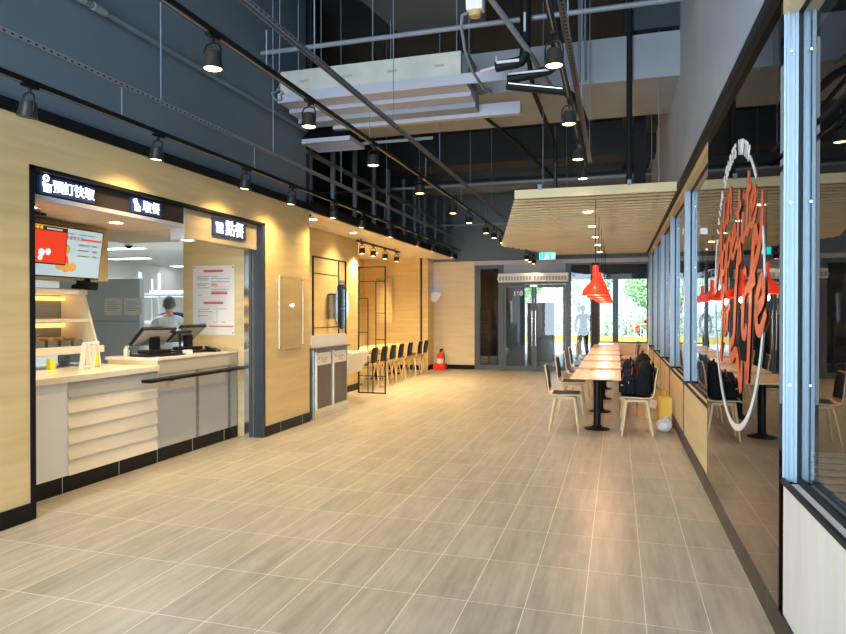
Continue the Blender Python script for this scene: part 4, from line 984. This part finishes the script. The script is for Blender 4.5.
# warmer cabinet behind low counter
e = thing('food_warmer', 'steel heated display cabinet with slanted glass and yellow lamps behind the counter', 'food warmer', (-5.2, 4.85, 0))
B(-.50, .0, -.85, .72, .0, 1.0).build('base_cabinet', M['steel'], e, bevel=.006)
B(-.50, .0, -.85, .72, 1.12, 1.19).build('lower_deck', M['white'], e, bevel=.006)
MB().box(-.5, -.42, -.8, -.72, 1.0, 1.12).box(-.5, -.42, .6, .68, 1.0, 1.12).build('foot', M['steel'], e)
B(-.50, -.12, -.85, .68, 1.44, 1.47).build('middle_shelf', M['white'], e)
B(-.50, -.16, -.85, .66, 1.72, 1.78).build('top', M['white'], e, bevel=.01)
for y in (-.85, .63): MB().prism([(-.50, 1.19), (-.02, 1.19), (-.19, 1.72), (-.50, 1.72)], 'y', y, y+.03).build('side_frame', M['white'] if y > 0 else M['steel'], e)
MB().prism([(-.035, 1.20), (-.03, 1.20), (-.185, 1.72), (-.19, 1.72)], 'y', -.82, .63).build('glass_front', M['acrylic'], e)
MB().box(-.49, -.40, -.80, .60, 1.66, 1.70).box(-.49, -.40, -.80, .60, 1.38, 1.42).build('heat_lamp', M['warmglow'], e)
B(-.495, -.485, -.82, .63, 1.19, 1.72).build('back_panel', M['steel'], e)
fr = [M['kraft'], mat('fried_crust', (.55, .27, .08), .6)]
for k in range(9):
    o = MB().box(-.44, -.15, -.78+k*.155, -.66+k*.155, 1.19, 1.255).build('food_tray', M['steel'], e)
    g = MB()
    for q in range(4): g.ball((-.38+q*.06, -.72+k*.155+random.uniform(-.02, .02), 1.265), .035, (1, 1, .6), 1)
    for v in g.bm.verts: v.co += Vector((0, 0, random.uniform(-.006, .006)))
    g.build('fried_food', fr[k % 2], o, True)
o = MB().box(-.025, .025, -.03, .03, 0, .10).build('sauce_carton', M['yellowbright'], None, loc=(-5.10, 4.80, .995)); setp(o, 'bright yellow carton on the counter under the food warmer', 'carton')
# A-frame stand on the counter
e = thing('table_stand', 'white A-shaped stand on the serving counter before the food warmer', 'stand', (-4.86, 5.02, .995), .25)
MB().box(-.02, .02, -.012, .012, 0, .26, Matrix.Translation((0, -.15, 0)) @ Matrix.Rotation(R(-14), 4, 'X')).box(-.02, .02, -.012, .012, 0, .26, Matrix.Translation((0, -.005, 0)) @ Matrix.Rotation(R(12), 4, 'X')).box(-.015, .015, -.15, .0, .015, .035).build('near_frame', M['white'], e)
MB().box(-.02, .02, -.012, .012, 0, .26, Matrix.Translation((-.02, .07, 0)) @ Matrix.Rotation(R(-14), 4, 'X')).box(-.02, .02, -.012, .012, 0, .26, Matrix.Translation((-.02, .19, 0)) @ Matrix.Rotation(R(10), 4, 'X')).box(-.015, .015, -.09, .14, .235, .255).build('far_frame', M['white'], e)
MB().prism([(.09, .02), (.17, .02), (.15, .16), (.12, .20)], 'x', -.015, -.008).build('yellow_card', M['yellowbright'], e)
# tills
def till(x, y, rz, s, label):
    t = thing('point_of_sale_till', label, 'till', (x, y, 1.07), rz)
    MB().box(-.15, .15, -.20, .20, .0, .03).box(-.10, .10, -.14, .14, .03, .07).build('base', M['blackgloss'], t, bevel=.008)
    MB().box(-.03, .03, -.05, .05, .06, .20).build('neck', M['black'], t, bevel=.006)
    m = Matrix.Translation((.02, 0, .21*s)) @ Matrix.Rotation(R(-52), 4, 'Y')
    MB().box(-.015, .02, -.21, .21, -.15, .15, m).build('monitor_back', M['blackgloss'], t, bevel=.008)
    MB().box(-.019, -.015, -.19, .19, -.13, .13, m).build('touch_screen', M['printgrey'], t)
    return t
till(-4.74, 5.78, PI*.92, 1.0, 'black touchscreen till tilted back at the near end of the order counter')
till(-4.80, 6.42, PI*.98, 1.05, 'second black till with an upright card display near the poster wall')
e = thing('customer_display', 'small flat black display on a pole between the two tills', 'display', (-4.62, 6.04, 1.07))
MB().cyl((0, 0, 0), (0, 0, .25), .012, n=10).cyl((0, 0, 0), (0, 0, .012), .06, n=16).build('pole', M['black'], e, True)
MB().box(-.05, .05, -.14, .14, -.015, .015, Matrix.Translation((0, 0, .26)) @ Matrix.Rotation(R(12), 4, 'Y')).build('screen', M['blackgloss'], e)
e = thing('card_reader', 'small black card reader at the right end of the order counter', 'card reader', (-4.60, 6.62, 1.07))
MB().prism([(-.08, 0), (.08, 0), (.08, .02), (-.08, .07)], 'y', -.05, .05).build('body', M['blackgloss'], e, bevel=.005)
B(-.05, .03, -.035, .035, .045, .05).build('keypad', M['printgrey'], e)
o = MB().box(-.03, .03, -.05, .05, 0, .05).build('receipt_box', M['white'], None, loc=(-4.58, 6.12, 1.07), bevel=.004); setp(o, 'small white box on the order counter beside the display pole', 'box')
for i, (x, y) in enumerate(((-4.95, 5.6), (-4.98, 5.68))):
    o = MB().lathe([(.001, 0), (.025, 0), (.027, .07), (.012, .09), (.012, .11), (.001, .112)], n=14).build('sanitizer_bottle', M['chrome'] if i else M['white'], None, True, loc=(x, y, 1.07))
    setp(o, ['small white bottle beside the near till', 'small silver bottle beside the near till'][i], 'bottle')

# ------------------------------------------------------------ kitchen beyond
struct('wall_kitchen', MB().box(-12.6, -12.4, 2, 16.9, 0, 3).box(-12.4, -6.9, 16.7, 16.9, 0, 3).box(-12.4, -6.2, 2.3, 2.5, 0, 3).box(-6.9, -6.8, 11.95, 16.7, 0, 2.97), M['white'])
struct('wall_kitchen_side', B(-5.3, -5.1, 7.1, 11.83, 0, 3.0), M['white'])
struct('ceiling_kitchen', MB().box(-12.4, -5.1, 7.0, 11.83, 2.86, 2.95).box(-12.4, -6.9, 11.83, 16.9, 2.86, 2.95), M['white'])
struct('ceiling_kitchen.001', B(-12.4, -6.2, 2.5, 7.0, 2.86, 2.95), M['white'])
pl = None
for k, (x, y) in enumerate([(-8.8, 8.4), (-7.0, 8.6), (-9.8, 10.9), (-7.6, 11.0), (-9.3, 13.4), (-11.4, 13.0), (-11.6, 15.6), (-7.9, 14.9), (-10.8, 9.2)]):
    lb = ['nearest', 'second nearest', 'third nearest', 'fourth nearest', 'fifth nearest', 'fourth farthest', 'farthest left', 'second farthest', 'leftmost near'][k]+' flat white light panel in the kitchen ceiling'
    if pl is None:
        pl = thing('ceiling_light', lb, 'ceiling light', (x, y, 2.86), 0, 'kitchen ceiling lights')
        MB().box(-.60, .60, -.15, .15, -.02, 0).build('frame', M['white'], pl); B(-.57, .57, -.12, .12, -.024, -.02).build('diffuser', M['panelglow'], pl)
    else: dup(pl, (x, y, 2.86), label=lb)
area('kitchen_lamp', (-8.4, 9.6, 2.8), (0, 0, 0), 4, 4, 95, (.80, .94, 1))
e = thing('steel_partition', 'tall steel partition in the kitchen with two notices taped on it', 'partition', (-7.12, 7.65, 0))
B(-.75, .68, -.10, .0, .08, 2.02).build('panel', mat('satin_partition', (.50, .53, .56), .4), e, bevel=.01)
B(-.75, .68, -.105, -.10, 1.40, 1.42).build('panel_gap', M['printgrey'], e)
g = MB()
for x in (-.7, .6):
    for y in (-.05,): g.cyl((x+.03, y, 0), (x+.03, y, .08), .025, n=10)
g.build('foot', M['black'], e)
for k, x in enumerate((.08, .42)):
    n_ = B(x, x+.30, -.108, -.106, 1.50, 1.74).build('notice', M['paper'], e)
    g = MB()
    for q in range(5): g.box(x+.03, x+.2+.05*(q % 2), -.1095, -.108, 1.68-q*.03, 1.687-q*.03)
    g.build('notice_print', M['printgrey'], n_)
for r_i, (x, y, lb) in enumerate(((-7.45, 9.7, 'white wire shelving rack holding a dark bag behind the kitchen worker'), (-9.0, 11.4, 'white shelving rack farther back in the kitchen'))):
    e = thing('shelving_rack', lb, 'rack', (x, y, 0))
    for a in (-.6, .6):
        for b in (-.25, .25): MB().box(a-.02, a+.02, b-.02, b+.02, 0, 2.25).build('upright', M['rack'], e)
    for z in (.3, .85, 1.33, 1.84): B(-.6, .6, -.25, .25, z, z+.03).build('shelf', M['rack'], e)
o = MB().ball((0, 0, .09), .24, (1.3, .8, .38), 3).build('dark_bag', M['fabricblue'], None, True, loc=(-7.50, 9.62, 1.36)); setp(o, 'dark soft bag lying on the middle shelf of the near kitchen rack', 'bag')
o = MB().box(-.45, .35, -.15, .15, 0, .05).build('tray_stack', M['cream'], None, loc=(-7.45, 9.65, 1.87)); setp(o, 'flat cream boxes on the upper shelf of the near kitchen rack', 'box')
o = MB().box(-.12, .12, -.12, .12, 0, .24).build('storage_box', M['printred'], None, loc=(-7.8, 9.65, .88), bevel=.01); setp(o, 'dull red box on the lower shelf of the near kitchen rack', 'box')

# people --------------------------------------------------------------
def skinmesh(name, verts, edges, m, parent, sub=2, root=0):
    me = bpy.data.meshes.new(name); me.from_pydata([v[:3] for v in verts], edges, [])
    o = bpy.data.objects.new(name+'_tmp', me); C.objects.link(o)
    md = o.modifiers.new('skin', 'SKIN'); md.use_smooth_shade = True
    sv = me.skin_vertices[0].data
    for i, v in enumerate(verts): sv[i].radius = (v[3], v[4] if len(v) > 4 else v[3]); sv[i].use_root = (i == root)
    s_ = o.modifiers.new('sub', 'SUBSURF'); s_.levels = sub; s_.render_levels = sub
    bpy.context.view_layer.update()
    nm_ = bpy.data.meshes.new_from_object(o.evaluated_get(bpy.context.evaluated_depsgraph_get()))
    bpy.data.objects.remove(o); nm_.name = name; nm_.materials.clear(); nm_.materials.append(m)
    for p in nm_.polygons: p.use_smooth = True
    r = bpy.data.objects.new(name, nm_); C.objects.link(r); r.parent = parent
    return r
def person(loc, rz, label, skin, top, bottom, hair, arms, legs, lean=0, cap=None):
    # faces +y ; arms: (elbow, hand) per side, legs: (knee, foot) per side
    t = thing('person', label, 'person', loc, rz)
    P_ = [(0, 0, .95, .13, .10), (0, lean*.3, 1.12, .125, .09), (0, lean*.7, 1.32, .15, .10), (0, lean, 1.44, .10, .08), (0, lean+.01, 1.50, .052), (0, lean+.03, 1.56, .055), (0, lean+.035, 1.63, .078, .088), (0, lean+.03, 1.70, .07, .078)]
    E_ = [(0, 1), (1, 2), (2, 3), (3, 4), (4, 5), (5, 6), (6, 7)]
    fing = []
    for s_, (el, ha) in zip((-1, 1), arms):
        i = len(P_); P_ += [(s_*.17, lean, 1.42, .052), (*el, .042), (*((Vector(el)*.15+Vector(ha)*.85)[:]), .027), (*ha, .034, .018)]
        E_ += [(3, i), (i, i+1), (i+1, i+2), (i+2, i+3)]
        d = (Vector(ha)-Vector(el)).normalized(); sd_ = d.cross(Vector((0, 1, 0))).normalized() if abs(d.y) < .9 else Vector((1, 0, 0))
        for q in range(4):
            b0 = Vector(ha)+d*.03+sd_*(q-1.5)*.019; ln = (.07, .082, .078, .062)[q]
            fing.append([(b0-d*.02), b0+d*ln*.5, b0+d*ln+Vector((0, .015, 0))])
        b0 = Vector(ha)-d*.01+sd_*.035*s_; fing.append([b0-sd_*.02*s_, b0+d*.03+sd_*.015*s_, b0+d*.055+sd_*.02*s_])
    for s_, (kn, ft) in zip((-1, 1), legs):
        i = len(P_); P_ += [(s_*.09, 0, .88, .085), (*kn, .058), (*ft, .038), (ft[0], ft[1]+.12, max(ft[2]-.05, .03), .035, .03)]
        E_ += [(0, i), (i, i+1), (i+1, i+2), (i+2, i+3)]
    skinmesh('body', P_, E_, skin, t)
    g = MB()
    for f in fing: g.tube(f, [.009, .0085, .006], 6)
    g.build('fingers', skin, t, True)
    # garments
    V = [(0, 0, .97, .145, .115), (0, lean*.3, 1.12, .14, .105), (0, lean*.7, 1.32, .165, .115), (0, lean, 1.43, .115, .09)]; Ed = [(0, 1), (1, 2), (2, 3)]
    for s_, (el, ha) in zip((-1, 1), arms):
        i = len(V); sh = Vector((s_*.175, lean, 1.42)); mid = sh*.35+Vector(el)*.65
        V += [(*sh, .066), (*mid, .058)]; Ed += [(3, i), (i, i+1)]
    skinmesh('shirt', V, Ed, top, t)
    V = [(0, 0, .93, .15, .12)]; Ed = []
    for s_, (kn, ft) in zip((-1, 1), legs):
        i = len(V); V += [(s_*.09, 0, .85, .10), (*kn, .072), (*((Vector(kn)*.12+Vector(ft)*.88)[:]), .056)]; Ed += [(0, i), (i, i+1), (i+1, i+2)]
    skinmesh('trousers', V, Ed, bottom, t)
    g = MB(); hz = 1.655
    bmesh.ops.create_uvsphere(g.bm, u_segments=20, v_segments=14, radius=1)
    for v in g.bm.verts:
        c_ = v.co.copy(); k = 1.0
        v.co = Vector((c_.x*.086, c_.y*.098+lean+.022, c_.z*.105+hz+.015))
        if c_.y > .35 and c_.z < .45: v.co = Vector((c_.x*.06, c_.y*.05+lean+.02, v.co.z))
    g.build('hair', hair, t, True)
    g = MB(); g.ball((.088, lean+.03, hz-.02), .02, (.4, .8, 1.3), 2).ball((-.088, lean+.03, hz-.02), .02, (.4, .8, 1.3), 2).build('ears', skin, t, True)
    g = MB(); g.ball((0, lean+.118, hz-.02), .016, (.8, 1.2, 1.4), 2).build('nose', skin, t, True)
    g = MB(); g.ball((.032, lean+.105, hz+.01), .012, (1.2, .6, .8), 1).ball((-.032, lean+.105, hz+.01), .012, (1.2, .6, .8), 1).build('eyes', M['white'], t, True)
    g = MB(); g.ball((0, lean+.105, hz-.06), .02, (1.2, .4, .3), 1).build('mouth', mat('lips', (.45, .15, .12), .5) if 'lips' not in bpy.data.materials else bpy.data.materials['lips'], t, True)
    g = MB()
    for (kn, ft) in legs: g.box(ft[0]-.045, ft[0]+.045, ft[1]-.07, ft[1]+.19, max(ft[2]-.08, 0), max(ft[2]-.08, 0)+.07)
    g.build('shoes', M['blackgloss'], t, True, bevel=.02)
    return t
person((-6.13, 7.75, 0), R(25), 'person in a white short-sleeved shirt working in the kitchen, seen from behind', M['skin'], M['tee'], M['trouser'], M['hair'],
       [((-.27, .08, 1.17), (-.20, .30, 1.10)), ((.27, .05, 1.16), (.22, .28, 1.08))], [((-.10, .03, .48), (-.11, 0, .08)), ((.10, .03, .48), (.12, .0, .08))], .06)
person((-1.05, 21.4, 0), R(20), 'person in dark clothes standing outside beyond the end windows', M['skin'], M['trouser'], M['trouser'], M['hair'],
       [((-.26, -.03, 1.15), (-.20, .12, .96)), ((.26, .02, 1.15), (.24, .14, .95))], [((-.12, .06, .49), (-.16, .05, .08)), ((.11, .05, .49), (.13, -.10, .08))], .0)

# ------------------------------------------------------------ outside
struct('ground', MB().box(RX+.02, 7, BY-4, 24, -.2, -.02).box(-9, RX+.02, EY+.05, 24, -.2, -.02), M['outground'])
struct('road', MB().box(-40, 60, 24, 70, -.3, -.06), M['asphalt'])
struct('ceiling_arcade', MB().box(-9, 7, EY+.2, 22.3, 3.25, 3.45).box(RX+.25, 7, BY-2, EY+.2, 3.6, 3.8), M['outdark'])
struct('wall_added_dark', MB().box(6.2, 6.5, BY-2, 14, 0, 3.6).box(2.5, 6.5, 13.2, 24, 0, 3.6).box(-9, -3.3, 22, 22.2, 0, 3.25).box(-9, -8.8, EY+.2, 22, 0, 3.25), M['outwall'])  # dark walls added outside to dim the view through the glass
for i, x in enumerate((-3.55, -.05, 3.4)):
    o = single(B(x-.09, x+.09, 21.9, 22.1, -.02, 3.25), 'arcade_column', ['slim grey column outside, left beyond the double doors', 'slim grey column outside, centre beyond the window', 'slim grey column outside, at the far right'][i], 'column', M['doorframe'])
single(MB().box(-4.0, 3.4, 22.0, 22.2, 2.62, 3.25), 'arcade_beam', 'slim grey rail joining the outside columns', 'rail', M['doorframe'])
e = thing('vending_cabinet', 'tall dark grey cabinet outside behind the left door leaf', 'cabinet', (-3.05, 19.5, -.02))
B(-.42, .36, -.3, .3, 0, 1.95).build('body', M['doorframe'], e, bevel=.02)
B(-.36, .30, -.31, -.30, .4, 1.85).build('front', M['outwall'], e)
e = thing('vending_cabinet', 'dark cabinet outside behind the right door leaf', 'cabinet', (-2.30, 20.6, -.02))
B(-.40, .40, -.3, .3, 0, 1.85).build('body', M['outdark'], e, bevel=.02)
B(-.34, .34, -.31, -.30, .4, 1.75).build('front', M['outwall'], e)
single(B(-2.88, -2.50, 18.2, 18.35, -.02, 3.25), 'outer_pillar', 'grey square pillar outside seen through the left door leaf', 'pillar', M['doorframe'])
e = thing('outer_shelf', 'dark red-brown slatted shelf unit seen through the left sidelight', 'shelf', (-3.75, 18.3, -.02))
g = MB()
for z in (.05, .35, .65, .95, 1.25, 1.55): g.box(-.2, .25, -.15, .15, z, z+.03)
g.build('shelf_board', M['brownshelf'], e); MB().box(-.2, -.17, -.15, .15, 0, 1.6).box(.22, .25, -.15, .15, 0, 1.6).build('side', M['brownshelf'], e)
MB().box(-.17, .22, -.12, .12, .39, .6).box(-.17, .22, -.12, .12, .99, 1.2).build('box_row', M['brownshelf'], e)
MB().box(-.25, .30, .13, .15, 1.6, 2.4).bm.free()
e = thing('yellow_barrier', 'yellow and white road barrier outside beyond the end windows', 'barrier', (-1, 27, -.06))
B(-14, 14, -.1, .1, .35, .62).build('yellow_board', M['yellow'], e); B(-14, 14, -.1, .1, .15, .35).build('white_board', M['white'], e)
g = MB()
for k in range(15): g.box(-14+k*2, -13.9+k*2, -.08, .08, 0, .9)
g.build('post', M['white'], e)
e = thing('railing', 'pale metal railing along the far side of the road', 'railing', (-1, 34, -.06))
g = MB()
for k in range(100): g.box(-15+k*.3, -14.95+k*.3, -.02, .02, 0, 1.5)
g.box(-15, 15, -.03, .03, 1.45, 1.52)
g.build('bar', M['pale'], e)
# parked car in red
e = thing('car', 'red car parked on the road beyond the end windows', 'car', (2.9, 42, -.06))
MB().prism([(-2.1, .3), (2.1, .3), (2.15, .75), (1.4, .9), (.8, 1.35), (-1.0, 1.38), (-1.7, .95), (-2.15, .85)], 'y', -.85, .85).build('body', M['red'], e, bevel=.06)
MB().prism([(-1.45, .95), (-.9, 1.3), (.72, 1.27), (1.2, .93)], 'y', -.87, .87).build('window', M['blackgloss'], e)
for x in (-1.35, 1.35):
    for y in (-.87, .67): MB().cyl((x, y, .32), (x, y+.2, .32), .32, n=20).build('wheel', M['insul'], e, True)
# trees
def tree(x, y, h, r, label):
    t = thing('street_tree', label, 'tree', (x, y, -.06), random.uniform(0, 6))
    MB().tube([(0, 0, 0), (.05, 0, h*.3), (-.05, .05, h*.6), (0, 0, h*.8)], [.16, .13, .09, .05], 10).build('trunk', M['bark'], t, True)
    g = MB()
    for k in range(1100):
        a = random.uniform(0, 2*PI); b = random.uniform(-1, 1); rr = r*(random.uniform(.35, 1))**.5
        c_ = Vector((math.cos(a)*math.sqrt(1-b*b)*rr, math.sin(a)*math.sqrt(1-b*b)*rr, h*.72+b*rr*.75))
        d1 = Vector((random.uniform(-1, 1), random.uniform(-1, 1), random.uniform(-1, 1))).normalized()*.17; d2 = d1.orthogonal().normalized()*.09
        g.bm.faces.new([g.bm.verts.new(c_+q) for q in (-d1, d2, d1, -d2)])
    g.build('foliage', M['leaf'], t)
for i, (x, y, h, r, lb) in enumerate([(-7.2, 46, 5.0, 2.2, 'leafy street tree far left beyond the doors'), (-2.6, 47, 5.2, 2.4, 'leafy street tree beyond the right door leaf'), (2.4, 46, 4.6, 2.1, 'leafy street tree beyond the centre window'), (8.0, 48, 5.0, 2.4, 'leafy street tree at the right beyond the window'), (-13.5, 50, 6.0, 3.0, 'big leafy tree at the far left across the road')]):
    tree(x, y, h, r, lb)
# low hedge and pale buildings far away
g = MB()
for k in range(2500):
    c_ = Vector((random.uniform(-16, 16), 36+random.uniform(-.5, .5), random.uniform(0, 1.5))); d1 = Vector((random.uniform(-1, 1), random.uniform(-1, 1), random.uniform(-1, 1))).normalized()*.16; d2 = d1.orthogonal().normalized()*.1
    g.bm.faces.new([g.bm.verts.new(c_+q) for q in (-d1, d2, d1, -d2)])
o = g.build('hedge', M['leaf']); setp(o, 'long green hedge across the road outside', 'hedge', kind='stuff')
# pallet and chair-side things seen through the near right window
e = thing('slatted_pallet', 'white slatted pallet on the dark paving outside the near right window', 'pallet', (1.95, 6.6, -.02))
for k in range(7): B(-.42, .55, -.9+k*.28, -.80+k*.28, .10, .125).build('slat', M['white'], e)
MB().box(-.42, -.34, -.9, .9, 0, .10).box(.47, .55, -.9, .9, 0, .10).build('runner', M['white'], e)
o = MB().prism([(2.6, 2.95), (3.3, 2.95), (2.95, 3.3)], 'x', 1.6, 1.62).build('red_pennant', M['red'], None); setp(o, 'red triangular banner outside at the top of the near right window', 'banner')
MB().cyl((1.61, 2.95, 3.29), (1.61, 2.95, 3.6), .004, n=6).build('cord', M['black'], o)
